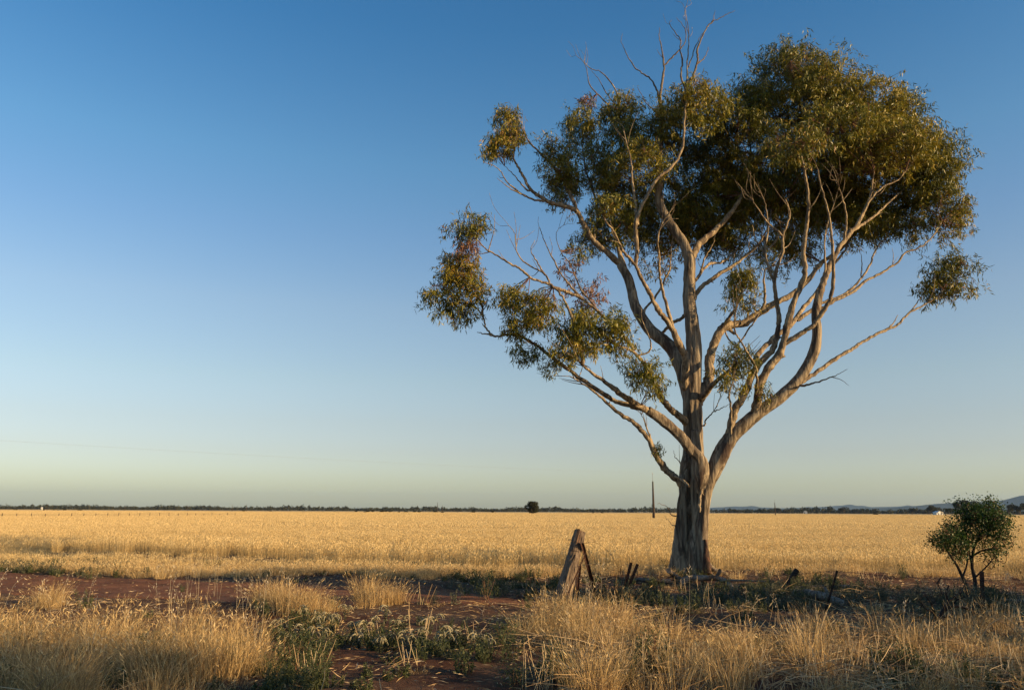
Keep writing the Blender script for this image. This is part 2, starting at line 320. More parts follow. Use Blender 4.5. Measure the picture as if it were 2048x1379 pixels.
# ---------------------------------------------------------------- stuff scattered with geometry nodes
def scatter(name, pts, rot, scl, idx, templates, label=None):
    me = bpy.data.meshes.new(name); n = len(pts); me.vertices.add(n); me.vertices.foreach_set('co', np.asarray(pts, float).ravel())
    a = me.attributes.new('rot', 'FLOAT_VECTOR', 'POINT'); a.data.foreach_set('vector', np.asarray(rot, float).ravel())
    a = me.attributes.new('scl', 'FLOAT_VECTOR', 'POINT'); a.data.foreach_set('vector', np.asarray(scl, float).ravel())
    a = me.attributes.new('idx', 'INT', 'POINT'); a.data.foreach_set('value', np.asarray(idx, int))
    o = bpy.data.objects.new(name, me); COL.objects.link(o); tag(o, kind='stuff')
    if label: o['label'] = label
    tcol = bpy.data.collections.new(name+'_kinds')
    for i, t in enumerate(templates):
        tcol.objects.link(bpy.data.objects.new('%s_kind_%02d' % (name, i), t))
    ng = bpy.data.node_groups.new(name+'_scatter', 'GeometryNodeTree')
    ng.interface.new_socket('Geometry', in_out='INPUT', socket_type='NodeSocketGeometry')
    ng.interface.new_socket('Geometry', in_out='OUTPUT', socket_type='NodeSocketGeometry')
    gi = ng.nodes.new('NodeGroupInput'); go = ng.nodes.new('NodeGroupOutput')
    ci = ng.nodes.new('GeometryNodeCollectionInfo'); ci.inputs['Collection'].default_value = tcol
    ci.inputs['Separate Children'].default_value = True; ci.inputs['Reset Children'].default_value = True
    ip = ng.nodes.new('GeometryNodeInstanceOnPoints'); ip.inputs['Pick Instance'].default_value = True
    def na(nm, t):
        q = ng.nodes.new('GeometryNodeInputNamedAttribute'); q.data_type = t; q.inputs['Name'].default_value = nm; return q.outputs['Attribute']
    ng.links.new(gi.outputs[0], ip.inputs['Points']); ng.links.new(ci.outputs[0], ip.inputs['Instance'])
    ng.links.new(na('rot', 'FLOAT_VECTOR'), ip.inputs['Rotation']); ng.links.new(na('scl', 'FLOAT_VECTOR'), ip.inputs['Scale'])
    ng.links.new(na('idx', 'INT'), ip.inputs['Instance Index']); ng.links.new(ip.outputs[0], go.inputs[0])
    md = o.modifiers.new('scatter', 'NODES'); md.node_group = ng
    return o
def disc(n, r):
    a = rng.uniform(0, 6.283, n); q = r*np.sqrt(rng.uniform(0, 1, n)); return np.stack([q*np.cos(a), q*np.sin(a), np.zeros(n)], 1)
def stalks(n, r, h0, h1, w, lean, head=0.06, mat_='wheat', square=None, hw=2.2):
    mb = MB(); b = disc(n, r) if square is None else np.stack([rng.uniform(-square, square, n), rng.uniform(-square, square, n), np.zeros(n)], 1)
    d = norm(np.stack([rng.normal(0, lean, n), rng.normal(0, lean, n), np.ones(n)], 1)); h = rng.uniform(h0, h1, n)
    t = np.clip(rng.normal(0.55, 0.25, n), 0, 1)
    bend = np.stack([rng.normal(0, lean, n), rng.normal(0, lean, n), np.zeros(n)], 1)*0.8
    tip = blades(mb, b, d, bend, h, np.full(n, w), t*0.8, 2)
    if head: leaves(mb, tip-d*0.01, norm(d+bend*1.5), rng.uniform(0.7, 1.3, n)*head, np.full(n, w*hw), np.clip(t+0.1, 0, 1), 0, 0.05)
    return mb.mesh('stalks', [M[mat_]])
near_t = [stalks(46, 0.26, 0.26, 0.52, 0.0065, 0.055) for _ in range(5)]
mid_t = [stalks(230, 0, 0.28, 0.50, 0.013, 0.05, 0.10, square=1.1) for _ in range(4)]
far_t = [stalks(420, 0, 0.28, 0.50, 0.035, 0.05, 0.14, square=4.0) for _ in range(3)]
def edge_y(x):        # near edge of the crop
    return 21.6+np.where(x < -2, (-x-2)*0.13, 0)+0.25*np.sin(x*0.9)+0.15*np.sin(x*2.3)-0.06*np.maximum(0, x-6)
def wedge(y0, y1, dens, k=0.72):
    A = k*(y1**2-y0**2); n = int(A*dens); y = np.sqrt(rng.uniform(y0**2, y1**2, n)); x = rng.uniform(-k, k, n)*y; return x, y
def patch(x, y): return 0.5+0.5*np.sin(x*0.33+2.1*np.sin(y*0.21))*np.sin(y*0.27+1.3*np.sin(x*0.17))
x, y = wedge(20, 62, 9.5); k = y > edge_y(x); x, y = x[k], y[k]
gap = (np.abs(y-(22.9+(-x-2.4)*0.50+.25*np.sin(x*1.3))) < 1.25) & (x < -1.2) & (x > -17)      # strip where the crop has been driven down
k = (rng.uniform(0, 1, len(x)) < 0.55+0.45*patch(x, y)) & ~(gap & (rng.uniform(0, 1, len(x)) < .93)); x, y = x[k], y[k]
P_ = [np.stack([x, y, gz(x, y)-0.01], 1)]; n = len(x)
hsc = (0.78+0.3*patch(x*0.7+9, y)+rng.normal(0, 0.08, n))*np.where((x < -1.2) & (x > -18) & (y < 22.9+(-x-2.4)*0.5), .55+.15*patch(x*3, y*3), 1); S_ = [np.stack([np.full(n, 1.0), np.full(n, 1.0), hsc], 1)]
R_ = [np.stack([np.zeros(n), np.zeros(n), rng.uniform(0, 6.28, n)], 1)]; I_ = [rng.integers(0, 5, n)]
x, y = wedge(60, 200, 0.42); n = len(x)
P_.append(np.stack([x, y, np.zeros(n)-0.01], 1)); S_.append(np.stack([np.full(n, 1), np.full(n, 1), 0.8+0.28*patch(x*0.2, y*0.3)+rng.normal(0, .05, n)], 1))
R_.append(np.stack([np.zeros(n), np.zeros(n), rng.uniform(0, 6.28, n)], 1)); I_.append(5+rng.integers(0, 4, n))
x, y = wedge(195, 620, 0.03); n = len(x)
P_.append(np.stack([x, y, np.zeros(n)-0.01], 1)); S_.append(np.stack([np.full(n, 1), np.full(n, 1), 0.8+0.28*patch(x*0.05, y*0.08)], 1))
R_.append(np.stack([np.zeros(n), np.zeros(n), rng.uniform(0, 6.28, n)], 1)); I_.append(9+rng.integers(0, 3, n))
scatter('wheat_crop', np.vstack(P_), np.vstack(R_), np.vstack(S_), np.concatenate(I_), near_t+mid_t+far_t, 'ripe golden cereal crop standing across the whole plain behind the tree')

# --- foreground vegetation templates
def t_dry(n, r, h0, h1, spread, w=0.0045, seed=True, m_='dry', bendk=1.0, tb=0.5):
    mb = MB(); b = disc(n, r); out = norm(b+rng.normal(0, 0.02, (n, 3)))*np.array([1, 1, 0])
    d = norm(out*rng.uniform(0, spread, n)[:, None]+np.array([0, 0, 1])+rng.normal(0, 0.07, (n, 3)))
    bend = (out*rng.uniform(0, 0.5, n)[:, None]+rng.normal(0, 0.12, (n, 3)))*bendk; bend[:, 2] = -np.abs(bend[:, 2])-0.1*bendk
    h = rng.uniform(h0, h1, n)*(1-0.5*np.linalg.norm(b, axis=1)/max(r, .01)*0.6); t = np.clip(rng.normal(tb, 0.28, n), 0, 1)
    tip = blades(mb, b, d, bend, h, rng.uniform(0.6, 1.3, n)*w, t, 3)
    if seed:
        k = rng.uniform(0, 1, n) < 0.4; q = int(k.sum())
        leaves(mb, tip[k]-d[k]*0.02, norm(d[k]+2*bend[k]), rng.uniform(0.035, 0.075, q), np.full(q, w*1.9), np.clip(t[k]+0.2, 0, 1), 0, 0.03)
    return mb.mesh('tuft', [M[m_]])
T = []
T += [t_dry(125, 0.17, 0.24, 0.60, 0.28, 0.0036) for _ in range(4)]            # 0-3 tall tuft
T += [t_dry(90, 0.20, 0.06, 0.18, 0.9, 0.0035) for _ in range(3)]      # 4-6 low tuft
def scatter_field(name, n, region, templates, smin, smax, label, tilt=0.08, zs=(0.8, 1.25), ks=None):
    """region(x,y)->probability 0..1 ; sampled over the near ground"""
    y = np.sqrt(rng.uniform(6.2**2, 24**2, n)); x = rng.uniform(-0.8, 0.8, n)*y
    k = rng.uniform(0, 1, n) < region(x, y); x, y = x[k], y[k]; m_ = len(x)
    s = rng.uniform(smin, smax, m_); sc = np.stack([s, s, s*rng.uniform(*zs, m_)], 1)
    rot = np.stack([rng.normal(0, tilt, m_), rng.normal(0, tilt, m_), rng.uniform(0, 6.28, m_)], 1)
    return scatter(name, np.stack([x, y, gz(x, y)-0.01], 1), rot, sc, rng.integers(0, len(templates), m_), templates, label)
def sst(a, b, v): q = np.clip((v-a)/(b-a), 0, 1); return q*q*(3-2*q)
def clump(x, y, s=1.0, o=0.0):
    return sst(0.35, 0.7, 0.5+0.28*np.sin(x*1.7*s+1.9*np.sin(y*1.1*s+o)+o)+0.28*np.sin(y*2.1*s+1.6*np.sin(x*1.3*s-o))+0.12*np.sin(x*5*s+y*4*s))
def proj(x, y):       # image position of ground points, used only to lay the beds of plants out on the ground
    c = np.stack([x, y, gz(x, y)-EYE], -1)@np.array(CM)
    return 1024+F*c[..., 0]/(-c[..., 2]), 689.5-F*c[..., 1]/(-c[..., 2])
def off_track(x, y): return np.where(x < 0.3, sst(0.9, 1.25, np.abs(y-track_mid(x))/track_hw(x)), 1.0)
# beds given as (px, py, rx, ry) ellipses on the ground
def bed(x, y, ells, soft=0.35):
    u, v = proj(x, y); m_ = np.zeros_like(x)
    for cx, cy, rx, ry in ells:
        q = ((u-cx)/rx)**2+((v-cy)/ry)**2; m_ = np.maximum(m_, 1-sst(1-soft, 1+soft, q))
    return m_
LEFT = [(60, 1318, 200, 34), (230, 1320, 180, 32), (330, 1320, 140, 38), (430, 1335, 100, 48), (485, 1335, 60, 42), (380, 1350, 160, 50), (130, 1360, 240, 50), (-80, 1330, 160, 70)]
RIGHT = [(1180, 1275, 130, 40), (1300, 1300, 180, 40), (1130, 1245, 70, 16), (1500, 1320, 170, 52), (1650, 1310, 170, 50), (1850, 1330, 260, 75), (1450, 1370, 350, 50), (1950, 1290, 180, 40), (2150, 1310, 180, 90), (1250, 1350, 150, 45)]
def r_tall(x, y):
    return np.clip(bed(x, y, LEFT)*(0.35+0.65*clump(x, y))*0.9+0.55*bed(x, y, [(1180, 1275, 110, 35), (1110, 1260, 50, 25)])*clump(x, y, 1, 2)+0.3*bed(x, y, RIGHT)*clump(x, y, 1.3, 4)
                   +0.85*bed(x, y, [(620, 1225, 45, 14), (735, 1205, 30, 9), (560, 1215, 40, 12), (790, 1208, 18, 6), (90, 1210, 25, 8)], 0.6), 0, 1)
scatter_field('tall_dry_grass', 9500, r_tall, T[:4], 0.65, 1.3, 'tall tufts of sunlit dry grass along the roadside verge')
def r_edge(x, y):     # pale grass between the track and the crop
    e = edge_y(x); return sst(e-2.4, e-1.0, y)*(1-sst(e+0.3, e+0.9, y))*off_track(x, y)*np.where(x < 1.0, 1, 0.25)*(0.5+0.5*clump(x, y, 0.8, 1))*sst(0, 1, 0.35+clump(x, y, 0.6, 5))
T2 = [t_dry(120, 0.2, 0.12, 0.32, 0.38, 0.0045, tb=0.62) for _ in range(4)]
scatter_field('pale_grass', 15000, r_edge, T2, 0.7, 1.2, 'pale dry grass standing between the red track and the crop')
def r_low(x, y): return np.clip((0.25+0.75*clump(x, y, 0.9, 7))*off_track(x, y)*(0.07*np.where((x < -1) & (y > 12), .4, 1)+0.91*np.maximum(bed(x, y, RIGHT), bed(x, y, LEFT)))*(1-0.8*bed(x, y, [(900, 1350, 230, 45), (900, 1235, 200, 25)])), 0, 1)
scatter_field('low_dry_grass', 11000, r_low, T[4:], 0.6, 1.2, 'short matted dry grass covering the verge')
# broken straw: upright stubs and lying stalks
def t_stub(n, r):
    mb = MB(); b = disc(n, r)
    for i in range(n):
        h = rng.uniform(0.10, 0.38); d = norm(np.array([rng.normal(0, .2), rng.normal(0, .2), 1.0])); p = b[i]
        tube(mb, [p, p+d*h*0.5+rng.normal(0, .006, 3), p+d*h], [0.0035, 0.003, 0.0024], 4, np.clip(rng.normal(.7, .2), 0, 1), cap=False)
    return mb.mesh('stub', [M['straw']])
def t_lying(n, r):
    mb = MB(); b = disc(n, r)
    for i in range(n):
        h = rng.uniform(0.2, 0.6); a = rng.uniform(0, 6.28); e = abs(rng.normal(0.12, 0.2)); d = np.array([math.cos(a)*math.cos(e), math.sin(a)*math.cos(e), math.sin(e)])
        p = b[i]+np.array([0, 0, rng.uniform(0.01, 0.12)])
        tube(mb, [p, p+d*h*0.5+rng.normal(0, .015, 3), p+d*h-np.array([0, 0, .04])], [0.003, 0.003, 0.0015], 3, np.clip(rng.normal(.6, .25), 0, 1), cap=False)
    return mb.mesh('lying', [M['straw']])
T3 = [t_stub(7, 0.14) for _ in range(4)]+[t_lying(12, 0.22) for _ in range(5)]
def r_straw(x, y): return np.clip(bed(x, y, RIGHT)*(0.25+0.75*clump(x, y, 0.8, 3))+0.04*bed(x, y, LEFT)+0.05*off_track(x, y)*(y < 20)*np.where((x < 2) & (y > 11.5), 0.12, 1), 0, 1)
scatter_field('broken_straw', 7500, r_straw, T3, 0.7, 1.3, 'broken straw stalks, upright and fallen, on the right-hand verge', zs=(0.8, 1.2))
def t_oat(k):
    mb = MB()
    for _ in range(k):
        p = disc(1, 0.08)[0]; a = rng.uniform(0, 6.28); h = rng.uniform(0.5, 0.85); l = rng.uniform(0.08, 0.3)
        q = np.array([math.cos(a), math.sin(a), 0]); c = catmull([p, p+q*h*l*0.3+np.array([0, 0, h*.5]), p+q*h*l*0.8+np.array([0, 0, h*.88]), p+q*h*l*1.5+np.array([0, 0, h])], 4)
        tube(mb, c, np.linspace(0.0022, 0.0008, len(c)), 3, 0.4, cap=False)
        ns = 16; tt = rng.uniform(0.55, 1, ns)*(len(c)-1); b = c[tt.astype(int)]+rng.normal(0, 0.022, (ns, 3))
        leaves(mb, b, np.array([0, 0, -1.0])+rng.normal(0, 0.35, (ns, 3)), rng.uniform(0.016, 0.028, ns), np.full(ns, 0.007), rng.uniform(0, 1, ns), 0, 0.1)
    return mb.mesh('oat', [M['oat']])
def r_oat(x, y): return np.clip(0.5*bed(x, y, LEFT)+0.5*bed(x, y, [(400, 1215, 180, 25), (560, 1230, 90, 30)])+0.4*bed(x, y, RIGHT)*clump(x, y, 1, 9), 0, 1)
scatter_field('wild_oats', 1300, r_oat, [t_oat(q) for q in (1, 2, 3, 2)], 0.7, 1.15, 'thin wild oat stems with drooping pale husks above the verge grass')
# green herbs
def t_herb(ns, h0, h1, lw, ll, dens=22, m_='herb', spread=0.5, tint=0.45):
    mb = MB()
    for _ in range(ns):
        p = disc(1, 0.09)[0]; a = rng.uniform(0, 6.28); h = rng.uniform(h0, h1); l = rng.uniform(0.05, spread); q = np.array([math.cos(a), math.sin(a), 0])
        c = catmull([p, p+q*h*l*.5+np.array([0, 0, h*.5]), p+q*h*l+np.array([0, 0, h])], 5)
        tube(mb, c, np.linspace(0.003, 0.001, len(c)), 3, 0.7, cap=False)
        k = dens; j = rng.uniform(0.1, 1, k)*(len(c)-1.01); b = c[j.astype(int)]+(c[j.astype(int)+1]-c[j.astype(int)])*(j % 1)[:, None]
        d = rng.normal(0, 1, (k, 3))+np.array([0, 0, 0.5])
        leaves(mb, b, d, rng.uniform(0.6, 1.3, k)*ll, rng.uniform(0.7, 1.3, k)*lw, np.clip(rng.normal(tint, 0.22, k), 0, 1), 0, 0.12)
    return mb.mesh('herb', [M[m_]])
T4 = [t_herb(12, 0.07, 0.18, 0.012, 0.03) for _ in range(4)]+[t_herb(9, 0.12, 0.26, 0.008, 0.045, 26) for _ in range(2)]
HB = [(150, 1362, 260, 26), (240, 1340, 130, 40), (20, 1330, 90, 60), (600, 1290, 60, 40), (700, 1310, 110, 40), (860, 1310, 110, 28), (560, 1360, 130, 40), (760, 1370, 100, 22), (950, 1320, 60, 20), (1180, 1355, 110, 35), (1320, 1330, 60, 30), (1800, 1350, 90, 30), (2000, 1370, 90, 20), (620, 1265, 60, 22), (1960, 1210, 80, 20)]
TB = [(1500, 1160, 150, 12), (1440, 1160, 70, 8), (1620, 1170, 80, 8), (1560, 1185, 220, 14), (1200, 1175, 130, 12), (1350, 1190, 160, 14), (60, 1140, 180, 20), (190, 1160, 80, 10), (960, 1190, 90, 22), (870, 1135, 70, 6), (650, 1165, 120, 5), (1000, 1165, 120, 14), (1400, 1215, 200, 14)]
def r_herb(x, y): return np.clip(0.8*bed(x, y, HB)*(0.3+0.7*clump(x, y, 1.2, 1))+0.42*bed(x, y, TB)*(0.3+0.7*clump(x, y, 1, 6))+0.02, 0, 1)*np.maximum(off_track(x, y), 0.04)
scatter_field('green_weeds', 9000, r_herb, T4, 0.7, 1.3, 'low green weeds growing through the dry grass and around the tree')
T5 = [t_herb(9, 0.08, 0.22, 0.009, 0.03, 20, 'grey_leaf') for _ in range(3)]
def r_scrub(x, y): return np.clip(0.7*bed(x, y, [(150, 1150, 140, 14), (60, 1140, 160, 26), (880, 1190, 130, 22), (1700, 1200, 330, 26), (1150, 1200, 200, 15), (1950, 1230, 160, 30)])*(0.4+.6*clump(x, y, 1, 2)), 0, 1)*np.maximum(off_track(x, y), 0.02)
scatter_field('grey_scrub', 6000, r_scrub, T5, 0.8, 1.4, 'low grey scrubby weeds beside the track and along the fence')
# litter flakes and clods
mb = MB(); nl = 26000; yy = np.sqrt(rng.uniform(6**2, 22.5**2, nl)); xx = rng.uniform(-.8, .8, nl)*yy
k = rng.uniform(0, 1, nl) < np.maximum(off_track(xx, yy), 0.16); xx, yy = xx[k], yy[k]; n = len(xx)
d = rng.normal(0, 1, (n, 3)); d[:, 2] *= 0.15
leaves(mb, np.stack([xx, yy, gz(xx, yy)+rng.uniform(0.012, 0.03, n)], 1), d, rng.uniform(0.03, 0.16, n), rng.uniform(0.004, 0.012, n), rng.uniform(0, 1, n), 0, 0.05)
tag(mb.obj('plant_litter', M['straw']), kind='stuff', label='scattered straw and leaf litter on the red soil')

# ---------------------------------------------------------------- the big gum tree
YT = float(G(1385, 1147)[1])
BASE = G(1385, 1147)
tree = empty('eucalyptus_tree', 'tall spreading gum tree with pale limbs and bare dead top branches', 'tree', BASE)
def child(mb, name, mats, par=tree, **k):
    o = mb.obj(name, mats, **k); o.parent = par
    off = Vector(par.matrix_world.translation) if False else Vector(par.location)
    o.data.transform(Matrix.Translation(-off)); return o
BR = {}       # key -> samples (n, 6): px, py, Y, world xyz
def trace(key, pts, r0, r1, dend, parent=None, n=6, d0=None, wig=0.6):
    p = np.array(pts, float)
    if parent:
        s = BR[parent]; j = np.argmin((s[:, 0]-p[0, 0])**2+(s[:, 1]-p[0, 1])**2); ys = s[j, 2]
        p = np.vstack([[s[j, 0], s[j, 1]], p]) if (s[j, 0]-p[0, 0])**2+(s[j, 1]-p[0, 1])**2 > 25 else p
    else: ys = YT+(d0 or 0)
    l = np.concatenate([[0], np.cumsum(np.hypot(*np.diff(p, axis=0).T))]); l /= l[-1]
    dep = ys+(YT+dend-ys)*(l**1.0)
    c = catmull(np.column_stack([p, dep, l]), n)
    if wig: c[1:-1, :2] += rng.normal(0, wig, (len(c)-2, 2))
    w3 = np.array([P(a, b, y_) for a, b, y_ in c[:, :3]])
    r = (r0+(r1*0.5-r0)*c[:, 3]**1.05)*c[:, 2]/F
    BR[key] = np.column_stack([c[:, :3], w3, r]); return w3, r
# trunk: fluted stems fused by a voxel remesh
mbt = MB()
def stem(key, pts, rad, dend, parent=None, d0=None, lob=0.05, sides=28):
    w3, _ = trace(key, pts, 1, 1, dend, parent, 6, d0, 0.3)
    rr = catmull([[q, 0, 0] for q in rad], 6)[:, 0]; rr = rr[:len(w3)] if len(rr) >= len(w3) else np.pad(rr, (len(w3)-len(rr), 0), 'edge')
    r = rr*BR[key][:, 2]/F; BR[key][:, 6] = r
    tube(mbt, w3, r, sides, lob=lob); return w3
stem('T', [(1372, 1165), (1374, 1140), (1376, 1100), (1379, 1050), (1382, 1000), (1384, 950), (1387, 900), (1386, 840), (1385, 790), (1387, 740), (1389, 700), (1385, 650), (1379, 600), (1379, 550), (1380, 520), (1365, 482), (1337, 440), (1318, 400), (1318, 350), (1319, 289), (1325, 237), (1319, 195)],
     [33, 29, 25, 23, 22.5, 22.5, 20.5, 20, 19, 17, 16, 14.5, 13, 12, 11.5, 10, 9, 8.5, 8, 6, 5, 4], 0.8, d0=0.1)
stem('G', [(1400, 1165), (1403, 1130), (1405, 1080), (1408, 1030), (1412, 985), (1424, 945), (1440, 915), (1452, 890), (1470, 866), (1497, 841), (1526, 818), (1557, 797), (1584, 772), (1610, 740), (1628, 703), (1634, 669), (1632, 624), (1640, 580)],
     [20, 15.5, 12.5, 11.5, 12, 14.5, 15, 13.8, 13, 12.5, 12, 11.5, 11, 10.5, 10, 9, 8.5, 8], -0.9, d0=-0.25)
stem('Tl', [(1352, 1165), (1358, 1120), (1364, 1060), (1368, 1000), (1374, 950), (1380, 900)], [17, 14, 12, 12, 11, 8], 0.15, d0=-0.05)
stem('Tm', [(1392, 1165), (1392, 1100), (1397, 1040), (1394, 980), (1394, 930), (1390, 860)], [17, 14, 11, 10, 10, 7], -0.1, d0=-0.3)
w3_, r_ = None, None
stem('L1', [(1402, 985), (1402, 945), (1400, 922), (1386, 902), (1365, 877), (1340, 852), (1319, 835), (1295, 820)], [7, 14, 13, 11.5, 10.5, 10, 9.5, 9], -1.0, d0=-0.45)
stem('A', [(1386, 860), (1380, 810), (1372, 770), (1360, 728), (1338, 692), (1297, 656), (1270, 612), (1257, 560), (1240, 529)], [13, 13, 15, 14.5, 13.5, 11.5, 10.5, 9.5, 8.5], 1.4, 'T')
for an_, ln_, r0_ in [(-2.9, .95, .13), (-2.2, .75, .15), (-1.6, .6, .15), (-1.1, .8, .16), (-.5, .9, .13), (.3, .8, .12), (1.2, .7, .12), (2.2, .9, .12), (3.0, .6, .1)]:
    q_ = np.array([math.cos(an_), math.sin(an_)*.9, 0]); c_ = BASE+np.array([.06, 0, 0]); pr = []
    for f_, z_ in ((.16, .75), (.26, .38), (.40, .14), (.62, .035), (1.0, -.08)):
        w_ = c_+q_*(f_*ln_*1.15)+np.array([rng.normal(0, .02), rng.normal(0, .02), 0]); w_[2] = gz(w_[0], w_[1])+z_; pr.append(w_)
    tube(mbt, catmull(pr, 4), np.linspace(r0_, .035, 17), 12)
for (bx, by, rr_) in [(1383, 1020, 12), (1403, 1075, 9), (1360, 1085, 9)]:
    c0 = P(bx, by, YT-0.02 if by > 900 else YT+0.1); a_ = rr_*YT/F
    tube(mbt, [c0+np.array((0, 0, q*a_*1.6)) for q in np.linspace(-1, 1, 7)], a_*np.array([.2, .7, .95, 1.05, .95, .7, .2]), 14)
tmp = bpy.data.objects.new('tmp', mbt.mesh('tmp', [M['bark']], tint=False)); COL.objects.link(tmp)
md = tmp.modifiers.new('r', 'REMESH'); md.mode = 'VOXEL'; md.voxel_size = 0.02; md.use_smooth_shade = True
md = tmp.modifiers.new('s', 'SMOOTH'); md.factor = 0.5; md.iterations = 3
dg = bpy.context.evaluated_depsgraph_get(); me = bpy.data.meshes.new_from_object(tmp.evaluated_get(dg))
bpy.data.objects.remove(tmp); me.name = 'trunk'
tv = np.empty(len(me.vertices)*3); me.vertices.foreach_get('co', tv); tv = tv.reshape(-1, 3)
tn = np.empty(len(me.vertices)*3); me.vertices.foreach_get('normal', tn); tn = tn.reshape(-1, 3)
an = np.arctan2(tv[:, 1]-BASE[1], tv[:, 0]-BASE[0]); hz = tv[:, 2]; low = np.exp(-np.maximum(hz, 0)/3.5)
tv += tn*(low*(0.048*np.sin(an*7+1.3*np.sin(hz*1.1))*np.sin(an*3+hz*.6+1)+0.016*np.sin(an*15+hz*0.8+2)+.008*np.sin(an*29-hz*1.7))+0.006*np.sin(hz*9+3*np.sin(an*4))*np.sin(hz*3.1+an*2))[:, None]
tv -= BASE
me.vertices.foreach_set('co', tv.ravel()); me.materials.clear(); me.materials.append(M['bark']); me.update()
trunk = bpy.data.objects.new('trunk', me); COL.objects.link(trunk); trunk.parent = tree
# limbs
def limb(key, pts, r0, r1, dend, parent, m_='limb', name='branch', sides=9, sprig=0):
    w3, r = trace(key, pts, r0*.87, r1, dend, parent); r = r*(1+.09*np.convolve(rng.normal(0, 1, len(r)+2), [.3, .5, .3], 'valid')); mb = MB(); tube(mb, w3, r, sides if r0 > 3 else 6, wob=0.06)
    for _ in range(2 if r0 > 5 else 0):      # short broken stubs
        j = rng.integers(len(w3)//4, len(w3)-2); d = norm(w3[j+1]-w3[j-1]); q = norm(np.cross(d, rng.normal(0, 1, 3))+d*.5); l = r[j]*rng.uniform(1.6, 3.0)
        tube(mb, [w3[j], w3[j]+q*l*.6, w3[j]+q*l], [r[j]*.55, r[j]*.34, r[j]*.24], 6, wob=.08)
    if name == 'branch' and r0 > 2.4 and key not in ('L2c', 'D2', 'G6e', 'G5'):      # forking twigs at the tip
        for _ in range(5):
            j = len(w3)-1-rng.integers(0, max(2, len(w3)//5)); d = norm(w3[j]-w3[j-2]); q = norm(d+rng.normal(0, .45, 3)); l = rng.uniform(.35, .95)
            tube(mb, catmull([w3[j], w3[j]+q*l*.5+rng.normal(0, .05, 3), w3[j]+q*l+rng.normal(0, .06, 3)+np.array([0, 0, .08])], 4), np.linspace(min(r[j]*.8, .016), .004, 9), 5)
    for _ in range(sprig):
        j = rng.integers(len(w3)//3, len(w3)-1); d = norm(w3[min(j+1, len(w3)-1)]-w3[j-1]); l = rng.uniform(0.25, 0.6)
        q = norm(d+rng.normal(0, 0.7, 3)+np.array([0, 0, .3])); tube(mb, catmull([w3[j], w3[j]+q*l*.5+rng.normal(0, .03, 3), w3[j]+q*l+np.array([0, 0, .08])], 3), np.linspace(min(r[j]*.6, .012), 0.004, 7), 5)
    child(mb, name, M[m_], tint=False)
limb('A2', [(1242, 531), (1215, 505), (1187, 482), (1168, 450), (1156, 426), (1140, 415), (1106, 406), (1085, 396), (1063, 381), (1045, 350), (1033, 329), (1027, 314), (1030, 289), (1030, 253)], 8.5, 2, 0.8, 'A', sprig=3)
limb('A3', [(1156, 426), (1143, 395), (1125, 356), (1103, 329), (1082, 308), (1058, 283), (1039, 250)], 5.5, 1.8, 1.6, 'A2')
limb('A4', [(1085, 402), (1051, 393), (1015, 365), (997, 338), (966, 323)], 3, 1, 0.4, 'A2', name='dead_branch', sprig=1)
limb('A5', [(1051, 393), (1018, 375), (994, 356)], 2.2, 0.9, 0.2, 'A4', name='dead_branch')
limb('A6', [(1060, 382), (1051, 378), (1033, 356), (1009, 332)], 2.2, 0.9, 0.9, 'A2', name='dead_branch')
limb('A7', [(1187, 482), (1196, 430), (1186, 380), (1170, 330), (1165, 270)], 4, 2, 2.2, 'A2')
limb('A8', [(1256, 556), (1230, 470), (1225, 400), (1240, 320), (1240, 250), (1234, 186), (1204, 146), (1182, 137), (1152, 110)], 6, 0.8, 2.6, 'A', sprig=2)
limb('A9', [(1240, 240), (1208, 201), (1182, 173), (1172, 137), (1170, 119), (1173, 95)], 2.4, 0.6, 2.2, 'A8', name='dead_branch', m_='dead')
limb('A10', [(1238, 215), (1216, 192), (1195, 155), (1180, 139)], 1.8, 0.7, 2.7, 'A8', name='dead_branch', m_='dead')
limb('B', [(1371, 775), (1371, 721), (1362, 694), (1338, 648), (1319, 622), (1301, 590), (1283, 557), (1268, 526), (1246, 502), (1228, 465), (1207, 438)], 9.5, 3, -1.6, 'T', sides=12)
limb('B2', [(1271, 530), (1274, 496), (1271, 456), (1277, 426), (1292, 395), (1313, 359), (1344, 332), (1365, 295), (1370, 220), (1374, 158), (1376, 107), (1377, 61), (1371, 24), (1373, 11)], 5.5, 0.9, -1.0, 'B', sprig=3)
limb('B3', [(1275, 450), (1271, 408), (1265, 365), (1262, 320), (1246, 259)], 4, 1.5, -0.6, 'B2')
limb('B4', [(1374, 165), (1386, 152), (1395, 122), (1395, 97), (1411, 61), (1423, 46), (1446, 33), (1470, 21)], 3.4, 0.9, -1.3, 'B2', name='dead_branch', m_='dead')
limb('B5', [(1395, 128), (1411, 113), (1417, 94)], 2, 0.9, -1.0, 'B4', name='dead_branch', m_='dead')
limb('B6', [(1371, 180), (1362, 152), (1365, 122), (1360, 97), (1362, 82), (1350, 64), (1339, 49), (1343, 40)], 3, 0.9, -0.8, 'B2', name='dead_branch', m_='dead', sprig=2)
limb('B7', [(1423, 46), (1428, 35), (1430, 21)], 1.4, 0.6, -1.2, 'B4', name='dead_branch', m_='dead')
limb('B8', [(1377, 135), (1388, 100), (1400, 75), (1411, 61)], 1.8, 0.8, -1.2, 'B2', name='dead_branch', m_='dead')
limb('T2', [(1319, 200), (1325, 165), (1328, 137), (1324, 100), (1319, 75), (1319, 55)], 4, 1, 0.7, 'T', name='dead_branch', m_='dead', sprig=1)
limb('T3', [(1329, 130), (1345, 114), (1356, 103), (1371, 82), (1369, 55), (1353, 36)], 2.2, 0.8, 0.4, 'T2', name='dead_branch', m_='dead', sprig=1)
